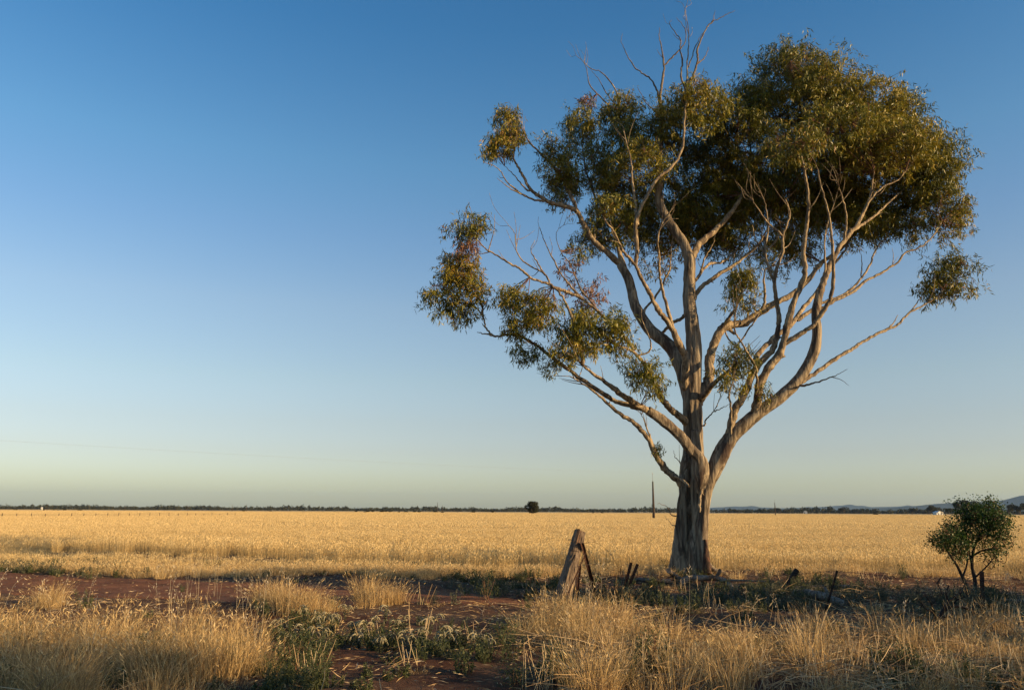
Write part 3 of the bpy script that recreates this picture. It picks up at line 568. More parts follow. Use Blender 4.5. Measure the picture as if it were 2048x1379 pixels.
limb('T4', [(1319, 210), (1316, 189), (1304, 161), (1283, 146), (1264, 128), (1246, 94), (1242, 79), (1245, 67)], 2.6, 0.7, 1.2, 'T', name='dead_branch', m_='dead')
limb('T5', [(1319, 230), (1292, 204), (1275, 174)], 2, 0.8, 0.5, 'T', name='dead_branch', m_='dead')
limb('C', [(1345, 655), (1335, 617), (1325, 581), (1319, 550), (1319, 517), (1316, 487), (1322, 450), (1350, 410)], 4.5, 2, -1.8, 'B', sprig=2)
limb('D', [(1300, 655), (1289, 640), (1292, 615), (1313, 590), (1338, 541), (1342, 500), (1350, 460)], 3.5, 1.5, 1.8, 'A')
limb('D2', [(1378, 610), (1365, 635), (1345, 645), (1325, 665)], 5, 6, 1.2, 'T')
limb('E', [(1382, 518), (1399, 487), (1429, 462), (1461, 426), (1476, 404), (1500, 350), (1500, 280)], 8.5, 3, 2.0, 'T', sides=12, sprig=2)
limb('E2', [(1383, 605), (1400, 577), (1430, 553), (1461, 535), (1491, 511), (1513, 493), (1531, 465), (1545, 420)], 6, 2.5, 1.6, 'T', sprig=3)
limb('E3', [(1384, 570), (1400, 547), (1418, 529), (1446, 523), (1476, 496), (1497, 465)], 4, 1.8, 2.6, 'T', sprig=2)
limb('E4', [(1400, 547), (1410, 515), (1425, 490), (1433, 462)], 2.5, 1.2, 1.8, 'E3')
limb('F', [(1390, 812), (1402, 790), (1416, 762), (1420, 745), (1419, 721), (1430, 682), (1446, 656), (1468, 648), (1491, 645), (1522, 624), (1552, 605), (1583, 590), (1613, 563), (1644, 525), (1680, 499), (1705, 471), (1740, 440)], 12.5, 4, 1.8, 'T', sides=12)
limb('F2', [(1446, 656), (1458, 635), (1472, 615), (1485, 580)], 5, 2, 0.2, 'F')
limb('F3', [(1400, 797), (1430, 764), (1455, 742), (1472, 728)], 8.5, 4, -0.9, 'T')
limb('F4', [(1522, 624), (1530, 600), (1528, 570), (1531, 540), (1548, 530)], 4, 2, 0.8, 'F')
limb('F5', [(1470, 690), (1500, 655), (1520, 625)], 2, 3, 0.6, 'F2')
limb('G1', [(1640, 585), (1653, 547), (1668, 514), (1686, 484), (1714, 450), (1729, 420), (1741, 389), (1748, 345)], 8, 3, -0.6, 'G', sides=12, sprig=2)
limb('G1b', [(1717, 446), (1740, 400), (1765, 375), (1796, 359), (1811, 341)], 3.5, 1.6, -0.8, 'G1')
limb('G1c', [(1700, 465), (1730, 445), (1759, 423), (1802, 383), (1826, 362)], 4, 1.6, 0.4, 'G1', sprig=2)
limb('G2', [(1592, 768), (1612, 758), (1644, 736), (1674, 715), (1705, 697), (1729, 681), (1765, 663), (1796, 648), (1817, 627), (1851, 608), (1875, 593), (1890, 570)], 5.5, 2.2, 0.2, 'G')
limb('G2b', [(1775, 659), (1787, 645), (1796, 630)], 2.2, 1.4, 0, 'G2', name='dead_branch')
limb('G2c', [(1817, 627), (1835, 605), (1850, 580)], 2, 1.2, 0.4, 'G2')
limb('G3', [(1590, 771), (1610, 770), (1635, 764), (1656, 756), (1672, 750), (1695, 738)], 3, 0.7, -1.6, 'G', name='dead_branch')
limb('G3b', [(1662, 754), (1680, 758), (1698, 770)], 1.2, 0.5, -1.8, 'G3', name='dead_branch')
limb('G4', [(1500, 839), (1510, 822), (1515, 797), (1520, 768), (1537, 736), (1558, 709), (1566, 688), (1574, 654), (1583, 617), (1598, 578), (1610, 547), (1607, 508), (1610, 471), (1616, 426), (1616, 387), (1610, 350), (1600, 300)], 10.5, 3.5, -2.0, 'G', sides=12, sprig=1)
limb('G5', [(1567, 688), (1598, 669), (1625, 651), (1644, 626), (1659, 602), (1666, 569), (1666, 514), (1662, 456), (1653, 410), (1640, 365), (1632, 330), (1615, 300)], 6, 2, -2.6, 'G4', sprig=1)
limb('G6', [(1456, 885), (1462, 850), (1470, 820), (1485, 795), (1504, 751), (1522, 724), (1546, 697), (1555, 663), (1557, 630), (1552, 593), (1549, 563), (1555, 532), (1566, 502), (1566, 471), (1580, 429), (1570, 398)], 9.5, 3, -1.4, 'G', sides=12, sprig=1)
limb('G6b', [(1566, 473), (1550, 458), (1534, 444), (1513, 413), (1500, 390)], 3, 1.5, -1.6, 'G6')
limb('G6c', [(1548, 565), (1531, 508), (1536, 459), (1531, 410), (1522, 386)], 3.6, 1.6, -1.0, 'G6')
limb('G6d', [(1531, 508), (1518, 492), (1510, 477), (1505, 450)], 2.4, 1.3, -0.8, 'G6c')
limb('G6e', [(1533, 500), (1552, 482), (1560, 465)], 2.8, 2.5, -1.3, 'G6c')
limb('G7', [(1512, 742), (1516, 709), (1552, 672), (1583, 648), (1607, 614), (1631, 587), (1659, 538), (1690, 500), (1705, 460)], 7, 3.5, 1.5, 'G6', sides=10)
limb('G8', [(1594, 640), (1620, 622), (1644, 605), (1686, 590), (1720, 560), (1741, 526), (1753, 496), (1771, 477), (1800, 455)], 4.5, 1.8, 0.9, 'G7', sprig=2)
limb('G8b', [(1722, 558), (1724, 530), (1722, 507)], 1.8, 1, 0.9, 'G8', name='dead_branch')
limb('G9', [(1632, 628), (1662, 605), (1705, 584), (1729, 563), (1765, 544), (1793, 526), (1811, 505), (1842, 493), (1869, 468), (1884, 441)], 4.5, 1.8, -0.4, 'G', sprig=2)
limb('G10', [(1686, 484), (1692, 459), (1692, 420), (1680, 383), (1670, 350)], 3.2, 1.6, -1.4, 'G1')
limb('G11', [(1650, 560), (1650, 514), (1650, 471), (1656, 444), (1670, 400)], 3, 1.5, -1.2, 'G1')
limb('G12', [(1452, 905), (1462, 860), (1462, 820), (1458, 790), (1466, 760), (1468, 735)], 4, 2, -1.2, 'G')
limb('G13', [(1515, 797), (1512, 740), (1498, 710), (1480, 680), (1470, 660), (1468, 620)], 3.6, 2, -2.0, 'G4')
limb('L1x', [(1297, 821), (1264, 803), (1237, 783), (1205, 760), (1173, 736), (1150, 715)], 8.5, 3, -2.2, 'L1', sides=12, sprig=2)
limb('L1b', [(1290, 818), (1265, 812), (1237, 804), (1207, 788), (1155, 752), (1125, 730), (1094, 706), (1070, 688), (1039, 672), (1015, 669), (990, 672), (972, 657), (966, 633), (948, 614), (924, 605)], 6.5, 2, -1.0, 'L1', sides=10, sprig=2)
limb('L1c', [(985, 670), (970, 667), (954, 664)], 2.4, 1.2, -1.2, 'L1b', name='dead_branch')
limb('L1d', [(966, 633), (962, 605), (950, 580), (935, 550)], 3, 1.5, -0.6, 'L1b')
limb('L2', [(1372, 985), (1361, 966), (1345, 950), (1331, 938), (1313, 911), (1298, 880), (1274, 850), (1243, 829), (1213, 804), (1185, 780), (1160, 763), (1140, 752)], 9, 2, -0.4, 'Tl', sides=12)
limb('L2b', [(1305, 893), (1298, 870), (1290, 845), (1282, 826)], 3, 1.2, -0.3, 'L2', sprig=2)
limb('L2c', [(1342, 948), (1358, 955), (1368, 962), (1378, 972)], 4, 3.5, -0.9, 'L2')
limb('L3', [(1374, 845), (1360, 833), (1342, 818), (1325, 798), (1305, 760), (1277, 712), (1246, 694), (1215, 680)], 9, 3, -1.6, 'T', sides=12, sprig=1)
limb('L4', [(1270, 700), (1235, 660), (1201, 627), (1179, 608), (1152, 585), (1125, 551), (1106, 517), (1088, 480), (1080, 456)], 4.5, 1.3, -0.8, 'L3', name='dead_branch', sprig=2)
limb('L5', [(1165, 597), (1138, 585), (1109, 575), (1094, 566), (1064, 557), (1042, 538), (1018, 526), (990, 508), (966, 493), (945, 465)], 4.5, 1.8, -1.6, 'L4', sprig=1)
limb('L6', [(1165, 720), (1155, 670), (1143, 633), (1125, 593), (1103, 569), (1088, 547), (1051, 526), (1033, 502), (1030, 468), (1015, 447)], 4.5, 1, -2.2, 'L1x', sprig=4)
limb('L6b', [(1090, 550), (1075, 525), (1062, 500), (1070, 480)], 2.4, 0.9, -2.0, 'L6', name='dead_branch', sprig=1)
limb('L7', [(1200, 625), (1180, 600), (1164, 581), (1140, 529), (1121, 502), (1112, 471), (1120, 455), (1134, 447)], 2.6, 0.7, -0.2, 'L4')
limb('L8', [(1277, 712), (1300, 700), (1300, 680), (1285, 640), (1282, 610)], 2.4, 1, -1.2, 'L3', name='dead_branch')
limb('K1', [(1345, 1030), (1335, 1014), (1322, 1007), (1315, 1006)], 1.6, 0.6, -0.4, 'Tl', name='dead_branch', m_='dead')
limb('K2', [(1345, 1050), (1338, 1040), (1328, 1030)], 1.4, 0.5, -0.4, 'Tl', name='dead_branch', m_='dead')
limb('K3', [(1362, 945), (1360, 925), (1350, 912), (1347, 900)], 1.8, 0.6, 0.1, 'Tl', name='dead_branch', sprig=2)
limb('K4', [(1408, 850), (1412, 838), (1428, 822), (1438, 800), (1443, 780)], 2.2, 0.7, -0.4, 'T', name='dead_branch', sprig=2)
limb('K5', [(1428, 822), (1445, 815), (1466, 804)], 1.4, 0.6, -0.4, 'K4', name='dead_branch')
# details on the trunk
limb('Q1', [(1406, 935), (1404, 970), (1400, 1000), (1399, 1024)], 6, 4, -0.62, 'G', name='hanging_stub')
hb = MB(); q0 = P(1411, 1078, YT-0.52); q1 = P(1413, 1112, YT-0.56); q2 = P(1414, 1146, YT-0.62)
tube(hb, catmull([q0, q1, q2], 6), np.linspace(0.03, 0.12, 13), 12, wob=0.12); child(hb, 'burnt_hollow', M['hollow'], tint=False)

# foliage: (cx, cy, rx, ry, dY, density, reddish)
CL = [(1240, 372, 58, 38, 1.6, 1, 0), (1500, 400, 60, 48, 2.0, 1, .1), (1445, 350, 58, 42, 1.8, 1, 0), (1430, 465, 48, 36, 2.2, .9, .1), (1660, 400, 72, 45, 2.3, 1, .1), (1255, 280, 50, 38, 1.0, 1, 0), (1350, 300, 42, 40, 1.5, .9, 0), (1275, 425, 48, 34, 1.8, 1, 0), (1570, 380, 66, 46, 1.4, 1, .1), (1900, 455, 34, 22, .1, .5, .1), (1120, 340, 36, 34, 1.2, .9, .1), (1740, 410, 60, 40, 1.2, 1, 0), (1360, 430, 46, 40, 1.9, 1, .1),
      (1580, 125, 72, 40, 0.4, 1, 0), (1512, 185, 52, 48, 0.6, 1, 0), (1645, 165, 78, 52, 0.0, 1, 0), (1735, 205, 78, 48, 0.2, 1, 0), (1800, 222, 48, 42, 0.8, 1, 0),
      (1600, 215, 105, 60, 1.8, 1, 0), (1720, 280, 105, 60, 1.2, 1, 0), (1670, 260, 80, 55, -0.8, .9, 0), (1790, 290, 80, 55, -0.6, 1, 0), (1850, 295, 62, 50, 0.6, 1, 0), (1880, 345, 42, 55, 0.4, 1, 0), (1590, 285, 55, 42, -2.6, .9, .35),
      (1480, 250, 72, 62, 0.8, 1, 0), (1430, 300, 50, 50, 2.0, .8, 0), (1530, 330, 85, 60, 1.8, 1, 0.1), (1640, 350, 95, 58, 2.0, 1, 0.1), (1760, 365, 90, 55, 1.2, 1, 0), (1840, 380, 60, 45, 0.4, .9, 0), (1800, 445, 58, 40, 1.0, .7, 0.1),
      (1885, 420, 52, 42, 0.0, .5, 0.2), (1925, 425, 22, 26, 0.0, .5, 0.1), (1400, 215, 62, 48, -0.4, 1, 0), (1385, 185, 45, 28, -1.0, .9, 0), (1330, 245, 52, 50, 0.8, .95, 0), (1240, 228, 48, 40, 2.2, 1, 0), (1165, 262, 45, 48, 2.0, .9, 0), (1175, 202, 17, 22, 2.0, .5, .7),
      (1110, 305, 32, 38, 1.4, .8, 0.3), (1185, 330, 65, 42, 1.8, 1, 0), (1280, 320, 62, 45, 0.2, .9, 0), (1128, 375, 42, 40, 1.6, .75, 0.1), (1390, 320, 45, 42, 2.4, .6, 0.1), (1330, 385, 65, 45, 2.2, 1, 0.1), (1420, 395, 68, 52, 2.2, 1, 0), (1480, 380, 60, 60, 2.4, 1, 0.1),
      (1210, 408, 38, 24, -1.6, 1, 0.15), (1220, 455, 58, 42, 1.6, 1, 0), (1180, 480, 32, 28, 1.6, .6, 0), (1290, 455, 52, 46, 2.2, .8, 0), (1385, 455, 55, 42, 2.4, .8, 0.2), (1310, 510, 50, 45, 2.4, .35, 0.5), (1470, 455, 55, 42, 2.2, .8, 0), (1580, 430, 68, 50, 2.2, 1, 0.1),
      (1545, 500, 45, 42, 1.8, .75, 0.3), (1600, 500, 45, 36, 2.0, .6, 0.3), (1680, 440, 65, 45, 1.8, .9, 0.1), (1740, 440, 50, 40, 0.8, .8, 0.1), (1450, 500, 40, 30, 2.6, .4, 0.1),
      (1012, 234, 30, 20, 1.2, 1.1, 0.1), (1028, 266, 34, 20, 1.0, 1, 0.5), (1000, 285, 36, 28, 0.8, 1, 0.3), (985, 300, 18, 20, 0.8, .8, 0.1), (945, 455, 46, 32, -1.6, .85, 0.2), (930, 495, 30, 18, -1.6, .6, 0.7),
      (920, 540, 52, 40, -1.0, 1, 0.15), (885, 590, 38, 38, -0.9, .9, 0), (945, 580, 36, 36, -1.1, .8, 0.5), (920, 630, 50, 26, -1.0, .5, 0.1), (1022, 598, 42, 30, -1.2, .9, 0), (1075, 620, 44, 44, -1.4, 1, 0.3), (1040, 655, 34, 34, -1.4, .7, 0.4), (1055, 700, 38, 26, -1.4, .5, 0.1),
      (1150, 650, 48, 36, -2.2, 1, 0), (1215, 655, 52, 36, -2.0, 1, 0), (1150, 695, 54, 32, -2.0, 1, 0), (1240, 690, 34, 22, -1.8, .6, 0.1), (1105, 730, 34, 20, -1.6, .35, 0), (1290, 740, 42, 36, -1.8, .9, 0), (1310, 775, 24, 34, -1.6, .4, 0.2), (1190, 590, 32, 45, -0.6, .35, .8), (1140, 545, 28, 38, -0.6, .3, .8), (1155, 505, 30, 20, 0.2, .45, .1), (1170, 620, 30, 16, -0.6, .6, 0),
      (1485, 560, 40, 36, 0.4, .85, 0), (1480, 605, 38, 30, 0.2, .55, 0.3), (1472, 715, 42, 26, -1.0, .9, 0), (1470, 755, 42, 28, -1.0, .6, 0.1), (1528, 785, 22, 18, -1.0, .3, 0.1), (1895, 540, 45, 36, 0.2, .9, 0), (1890, 575, 48, 26, 0.2, .75, 0.2), (1318, 897, 5, 14, -0.4, .6, 0), (1350, 470, 40, 40, 2.4, .4, .2)]
allb = np.vstack(list(BR.values()))
def foliage(par, c, rx, ry, rd, n_leaf, red, ll=(0.10, 0.19), lw=(0.018, 0.030), m1='gum_leaf', src=None, name='leaf_cluster', tbias=0.0, rad0=0.012, droop=1.0, per=15, tw=1.0, hang=0.16):
    mb = MB(); nt_ = max(3, int(n_leaf/per))
    d = norm(rng.normal(0, 1, (nt_, 3))); rr = rng.uniform(0.15, 1, nt_)**0.5
    lump = 1+0.30*np.sin(d[:, 0]*5+c[0]*3)*np.sin(d[:, 2]*4+c[2]*2+d[:, 1]*3)+0.12*rng.normal(0, 1, nt_)
    tips = c+d*(rr*lump)[:, None]*np.array([rx, rd, ry]); fz = 2.6/max(rx+ry, .25)*2
    hole = np.sin(tips[:, 0]*fz+1.5*np.sin(tips[:, 2]*fz*.8+c[0]))*np.sin(tips[:, 2]*fz*1.1+1.2*np.sin(tips[:, 1]*fz+c[2])); keep_ = hole > -0.42+0.2*rng.normal(0, 1, nt_)
    if keep_.sum() > 6: tips = tips[keep_]
    hg = rng.uniform(0, 1, len(tips)) < hang       # sprays that hang or poke out of the clump
    tips[hg] = c+(tips[hg]-c)*1.08+np.array([0, 0, -1.0])*rng.uniform(0, .45, (int(hg.sum()), 1))*ry
    if src is not None:
        a = src; k = min(len(tips), max(6, nt_//5)); hubs = c+rng.normal(0, 0.38, (6, 3))*np.array([rx, rd, ry])
        for h in hubs: tube(mb, catmull([a, (a+h)/2+rng.normal(0, 0.06, 3), h], 4), np.linspace(rad0, 0.006, 9), 5, cap=False, mi=1)
        for t in tips[rng.choice(len(tips), k, replace=False)]:
            h = hubs[np.argmin(np.linalg.norm(hubs-t, axis=1))]
            tube(mb, catmull([h, (h+t)/2+rng.normal(0, 0.05, 3), t], 3), np.linspace(0.0065, 0.003, 7)*tw, 4, cap=False, mi=1)
    cnt = rng.poisson(per, len(tips)); b = np.repeat(tips, cnt, 0); n = len(b)
    hue = np.repeat(rng.normal(0, 0.10, len(tips)), cnt)
    axis_ = np.repeat(norm(rng.normal(0, 1, (len(tips), 3))+np.array([0, 0, -0.5*droop])), cnt, 0)
    b = b+axis_*rng.uniform(-0.16, 0.16, n)[:, None]+rng.normal(0, 0.035, (n, 3))
    dd = rng.normal(0, 0.55, (n, 3))+np.array([0, 0, -0.75*droop])+axis_*0.5
    hgt = (b[:, 2]-c[2])/max(ry, .01)
    isred = rng.uniform(0, 1, n) < red
    t = np.clip(0.42+tbias+rng.normal(0, 0.16, n)+hue, 0, 0.8); t = np.where(isred, rng.uniform(0.7, 1, n), t)
    leaves(mb, b, dd, rng.uniform(*ll, n), rng.uniform(*lw, n), t, 0, 0.12)
    return child(mb, name, [M[m1], M['twig']], par)
for (cx, cy, rx, ry, dy, den, red) in CL:
    Yc = YT+dy; c = P(cx, cy, Yc); s = np.linalg.norm(c-np.array([0, 0, EYE]))/F/1.02
    a, b_ = rx*s, ry*s; rd = max(0.45*(a+b_), 0.15)*1.15
    j = np.argmin(np.linalg.norm((allb[:, 3:6]-c)*np.array([1, 0.6, 1]), axis=1)); src = allb[j, 3:6]
    nl_ = int(math.pi*a*b_*3000*den+30)
    foliage(tree, c, a, b_, rd, nl_, red*0.55, src=src, m1='gum_leaf' if red < 0.65 else 'gum_leaf_red', tbias=rng.normal(0, .10), rad0=min(0.02, 0.006+0.012*a))

# ---------------------------------------------------------------- sapling and shrubs at the right
sb = G(1945, 1188); YS = sb[1]
sap = empty('wild_shrub', 'leafy green shrub on two bare stems behind the wire fence at the right', 'shrub', sb)
mb = MB()
def ptube(mb, pts, r0, r1, y0, y1, sides=7, n=5, wob=0.05, **k):
    p = np.array(pts, float); l = np.linspace(0, 1, len(p)); c = catmull(np.column_stack([p, y0+(y1-y0)*l]), n)
    w = np.array([P(*q) for q in c]); r = np.linspace(r0, r1, len(w))*c[:, 2]/F; tube(mb, w, r, sides, wob=wob, **k); return w
for pts, r0, r1, dy in [([(1942, 1192), (1928, 1160), (1915, 1132), (1897, 1105), (1885, 1080)], 3.6, 1.4, -.1), ([(1950, 1192), (1950, 1160), (1944, 1130), (1948, 1095), (1965, 1060), (1985, 1020)], 4, 1.2, .1), ([(1944, 1128), (1935, 1090), (1930, 1050), (1932, 1015)], 2.4, 1, .3),
                        ([(1946, 1110), (1965, 1100), (1985, 1095), (2000, 1070)], 2.2, 1, -.2), ([(1925, 1155), (1935, 1120), (1930, 1090)], 2, 1, .2), ([(1949, 1155), (1975, 1130), (1995, 1105)], 1.8, .8, -.1), ([(1955, 1082), (1975, 1065), (2000, 1040)], 2, .9, .2)]:
    ptube(mb, pts, r0, r1, YS, YS+dy)
child(mb, 'trunk', M['char'], sap, tint=False)
mbc = []
for cx, cy, rx, ry, dy, den in [(1960, 1032, 40, 24, 0, 1), (1935, 1030, 30, 26, .2, .9), (1985, 1012, 18, 18, .1, 1), (1990, 1045, 28, 28, -.1, 1), (1895, 1075, 34, 22, -.1, .9), (1905, 1052, 18, 16, -.05, .7), (1880, 1085, 20, 12, -.1, .7), (1925, 1075, 30, 22, .1, .75), (1960, 1070, 32, 18, 0, .7), (1915, 1108, 24, 16, 0, .7), (1985, 1100, 26, 15, -.1, .8), (2000, 1075, 20, 18, -.1, .6), (1940, 1015, 22, 12, .2, .5), (1975, 1120, 16, 8, 0, .3)]:
    c = P(cx, cy, YS+dy); s = YS/F; n_ = int(rx*ry*den*3.0)
    foliage(sap, c, rx*s, ry*s, (rx+ry)*.5*s, n_, 0.0, ll=(0.026, 0.055), lw=(0.018, 0.032), m1='bush_leaf', src=P(cx+8, cy+18, YS), rad0=0.006, droop=-0.2, per=8, name='leaf_cluster', tw=.6, hang=0.0)
def ground_shrub(name, px, py, rx, ry, n, label, cat, m1, group=None, ll=(0.02, 0.045), lw=(0.006, 0.012), stems=9, par=None, droop=-0.8):
    g = G(px, py); s = g[1]/F; o = empty(name, label, cat, g, group); mb = MB()
    H_ = 2*ry*s
    ends = []
    for _ in range(stems):
        a = rng.uniform(0, 6.28); q = rng.uniform(0.2, 1)*rx*s; e = g+np.array([math.cos(a)*q, math.sin(a)*q, H_*rng.uniform(.55, 1)])
        tube(mb, catmull([g+rng.normal(0, .02, 3)*[1, 1, 0], (g+e)/2+np.array([0, 0, -.02])+rng.normal(0, .02, 3), e], 4), np.linspace(0.006, 0.0025, 9), 4, cap=False); ends.append(e)
    child(mb, 'stem', M['twig'], o, tint=False)
    c = g+np.array([0, 0, H_*.52]); foliage(o, c, rx*s, H_*.5, rx*s, n, 0, ll, lw, m1, None, 'foliage', 0, droop=droop, per=9)
    return o
ground_shrub('scrub_bush', 1942, 1226, 34, 28, 2600, 'dark grey-green scrub bush under the leafy shrub at the fence', 'bush', 'grey_leaf')
ground_shrub('roadside_weed', 1005, 1296, 28, 24, 1500, 'bushy bright green weed at the left edge of the straw, lit by the sun', 'weed', 'herb')
ground_shrub('roadside_weed', 1112, 1372, 24, 34, 900, 'upright yellow-green weed at the bottom edge below the leaning post', 'weed', 'herb', droop=-1.2)
ground_shrub('roadside_weed', 1300, 1345, 26, 42, 1200, 'dark upright weed in shade between clumps of broken straw', 'weed', 'herb', droop=-1.2)
ground_shrub('roadside_weed', 1030, 1372, 22, 16, 600, 'small pale green weed on bare soil at the bottom edge', 'weed', 'herb')
ground_shrub('roadside_weed', 590, 1345, 34, 34, 1500, 'leafy green weed right of the brightest grass tuft', 'weed', 'herb')
ground_shrub('roadside_weed', 1800, 1345, 34, 22, 1400, 'dark green weed low in the straw below the fence shrub', 'weed', 'herb')
ground_shrub('roadside_weed', 975, 1200, 24, 22, 900, 'dark green weed on bare soil left of the leaning wooden post', 'weed', 'herb')

# silvery weeds with curled flower spikes
def silver_weed(h):
    st, cu, lf = MB(), MB(), MB(); ns = rng.integers(3, 5)
    for _ in range(ns):
        a = rng.uniform(0, 6.28); q = np.array([math.cos(a), math.sin(a), 0]); hh = h*rng.uniform(.65, 1); top = q*hh*rng.uniform(.1, .35)+np.array([0, 0, hh])
        c = catmull([np.zeros(3), top*.5+rng.normal(0, .01, 3), top], 4); tube(st, c, np.linspace(.004, .0025, 9), 5, cap=False)
        for k in range(rng.integers(3, 6)):
            b = rng.uniform(0, 6.28); u = np.array([math.cos(b), math.sin(b), 0]); s = rng.uniform(.06, .12); base = top-np.array([0, 0, rng.uniform(0, hh*.25)])
            cc = catmull([base, base+u*s*.45+np.array([0, 0, s*.42]), base+u*s*.95+np.array([0, 0, s*.38]), base+u*s*1.3+np.array([0, 0, s*.02]), base+u*s*1.25-np.array([0, 0, s*.2])], 3)
            tube(cu, cc, np.concatenate([np.linspace(.003, .0075, 5), np.linspace(.0075, .003, len(cc)-5)]), 6, rng.uniform(.4, 1), wob=.22)
        n = 26; j = rng.integers(1, len(c), n); leaves(lf, c[j], rng.normal(0, 1, (n, 3))*[1, 1, .4]+[0, 0, .25], rng.uniform(.03, .065, n), rng.uniform(.014, .026, n), rng.uniform(.2, 1, n), 0, .12)
    return st, cu, lf
protos = []
ORD = ['first', 'second', 'third', 'fourth', 'fifth', 'sixth', 'seventh', 'eighth', 'ninth', 'tenth', 'eleventh', 'twelfth', 'thirteenth', 'fourteenth', 'fifteenth', 'sixteenth', 'seventeenth', 'eighteenth', 'nineteenth', 'twentieth', 'twenty-first', 'twenty-second', 'twenty-third']
spots = [(560, 1262), (600, 1275), (640, 1262), (665, 1250), (690, 1232), (730, 1268), (716, 1290), (745, 1250), (770, 1240), (800, 1262), (790, 1292), (820, 1298), (760, 1300), (860, 1262), (900, 1290), (885, 1300), (955, 1292), (965, 1300), (640, 1292), (705, 1265), (575, 1290), (840, 1280), (610, 1240)]
where = ['beside the brightest grass tuft', 'just right of the brightest grass tuft', 'left of the densest patch', 'above the left end of the weed patch', 'tallest, at the back of the patch', 'in the middle of the patch', 'low in front of the patch middle']
for i, (px, py) in enumerate(spots):
    g = G(px, py+6); o = empty('silver_weed', 'silvery curled-spike weed, %s from the left of its patch' % ORD[sorted(spots).index((px, py))], 'weed', (g[0], g[1], g[2]-.01), 'silvery weeds with curled flower spikes')
    if i < 7:
        st, cu, lf = silver_weed([.26, .3, .34, .28, .32, .3, .27][i])
        protos.append([st.mesh('stem', [M['herb']]), cu.mesh('flower_curl', [M['silver']]), lf.mesh('foliage', [M['grey_leaf']])])
    o.rotation_euler = (0, 0, rng.uniform(0, 6.28)); o.scale = [rng.uniform(.65, .95)]*3
    for nm, me_ in zip(('stem', 'flower_curl', 'foliage'), protos[i % 7]):
        c = bpy.data.objects.new(nm, me_); c.parent = o; COL.objects.link(c)

# ---------------------------------------------------------------- old fence
pb = G(1119, 1202); YP = pb[1]
post = empty('fence_post', 'thick weathered wooden strainer post leaning to the right, grass at its foot', 'fence post', pb)
mb = MB(); nseg, sd = 22, 28; a = np.linspace(0, 2*np.pi, sd, endpoint=False); V = []
pt = P(1160, 1063, YP-0.05); ax = norm(pt-(pb-np.array([0, 0, .15]))); u = norm(np.cross(ax, [0, 1, 0])); w = np.cross(ax, u); Lh = np.linalg.norm(pt-pb)+.15
prof = 1/np.maximum(np.abs(np.cos(a-.35))**3.5+np.abs(np.sin(a-.35))**3.5, .01)**(1/3.5)
crack = 1-0.10*np.exp(-((np.mod(a-2.0, 6.283)-1.2)**2)/.01)-0.13*np.exp(-((np.mod(a-2.0, 6.283)-3.3)**2)/.012)-.05*np.abs(np.sin(a*7))
for i in range(nseg+1):
    t = i/nseg; r = (0.155*(1-t)+0.098*t)*prof*crack*(1+.025*rng.normal(0, 1, sd)+.03*np.sin(t*9+a*2))
    cc = pb-np.array([0, 0, .15])+ax*Lh*t
    V.append(cc+(np.cos(a)*r)[:, None]*u+(np.sin(a)*r)[:, None]*w+(ax*(0.035*np.sin(a*1+.8)+rng.normal(0, .008, sd)[:, None])[:, :1] if False else 0)
             +(ax[None]*(0.045*np.sin(a+.5)+rng.normal(0, .007, sd))[:, None] if i == nseg else 0))
i = np.arange(nseg)[:, None]*sd; k = np.arange(sd)[None]; k2 = (k+1) % sd
mb.add(np.vstack(V), np.stack([i+k, i+k2, i+sd+k2, i+sd+k], -1).reshape(-1, 4))
top = np.vstack([V[-1], V[-1].mean(0)-ax*.025]); kk = np.arange(sd); mb.add(top, np.stack([kk, (kk+1) % sd, np.full(sd, sd)], 1))
child(mb, 'shaft', M['post'], post, tint=False, smooth=False)
mb = MB(); 
for t0 in (.55, .60, .66):
    cc = pb+ax*Lh*(t0+.1); aa = np.linspace(0, 6.5, 26); rr = (.155*(1-t0)+.098*t0)*1.16
    tube(mb, cc+(np.cos(aa)*rr)[:, None]*u+(np.sin(aa)*rr)[:, None]*w+ax*(.02*np.sin(aa*1.5+t0*9))[:, None], .0035, 5)
child(mb, 'wire_wrap', M['wire'], post, tint=False)
def angle_bar(name, a_, b_, label, cat, group=None, wd=0.034, th=0.006, m_='rust', lean_ref=(0, 1, 0)):
    a_ = np.array(a_, float); b_ = np.array(b_, float); ax_ = norm(b_-a_); u_ = norm(np.cross(ax_, lean_ref)); w_ = np.cross(ax_, u_); mb = MB()
    for k in range(3):      # Y-shaped steel picket
        an_ = 2.094*k+.5; d_ = u_*math.cos(an_)+w_*math.sin(an_); s_ = np.cross(ax_, d_)
        cs_ = [d_*0.0-s_*th/2, d_*wd-s_*th/2, d_*wd+s_*th/2, d_*0.0+s_*th/2]
        v = np.array([a_+c_ for c_ in cs_]+[b_+c_ for c_ in cs_]); mb.add(v, [[3, 2, 1, 0], [4, 5, 6, 7], [0, 1, 5, 4], [1, 2, 6, 5], [2, 3, 7, 6], [3, 0, 4, 7]])
    o = mb.obj(name, M[m_], smooth=False, tint=False); o.data.transform(Matrix.Translation(-Vector(a_))); o.location = a_
    if label: tag(o, label, cat, group)
    return o
def gnd(px, py, dz=-.12): g = G(px, py); g[2] += dz; return g
g = gnd(1196, 1196); angle_bar('steel_stay', g, P(1164, 1085, YP-.2), 'rusty steel stay propped against the leaning wooden post, sloping down to the right', 'steel stay', wd=.04)
angle_bar('steel_stay', P(1134, 1190, YP-.3), P(1172, 1104, YP-.24), 'thin rusty rod crossing the front of the leaning wooden post', 'steel rod', wd=.012)
angle_bar('steel_picket', P(1153, 1195, YP+.1), P(1160, 1130, YP+.1), 'short rusty picket upright just right of the leaning wooden post', 'fence picket', wd=.03)
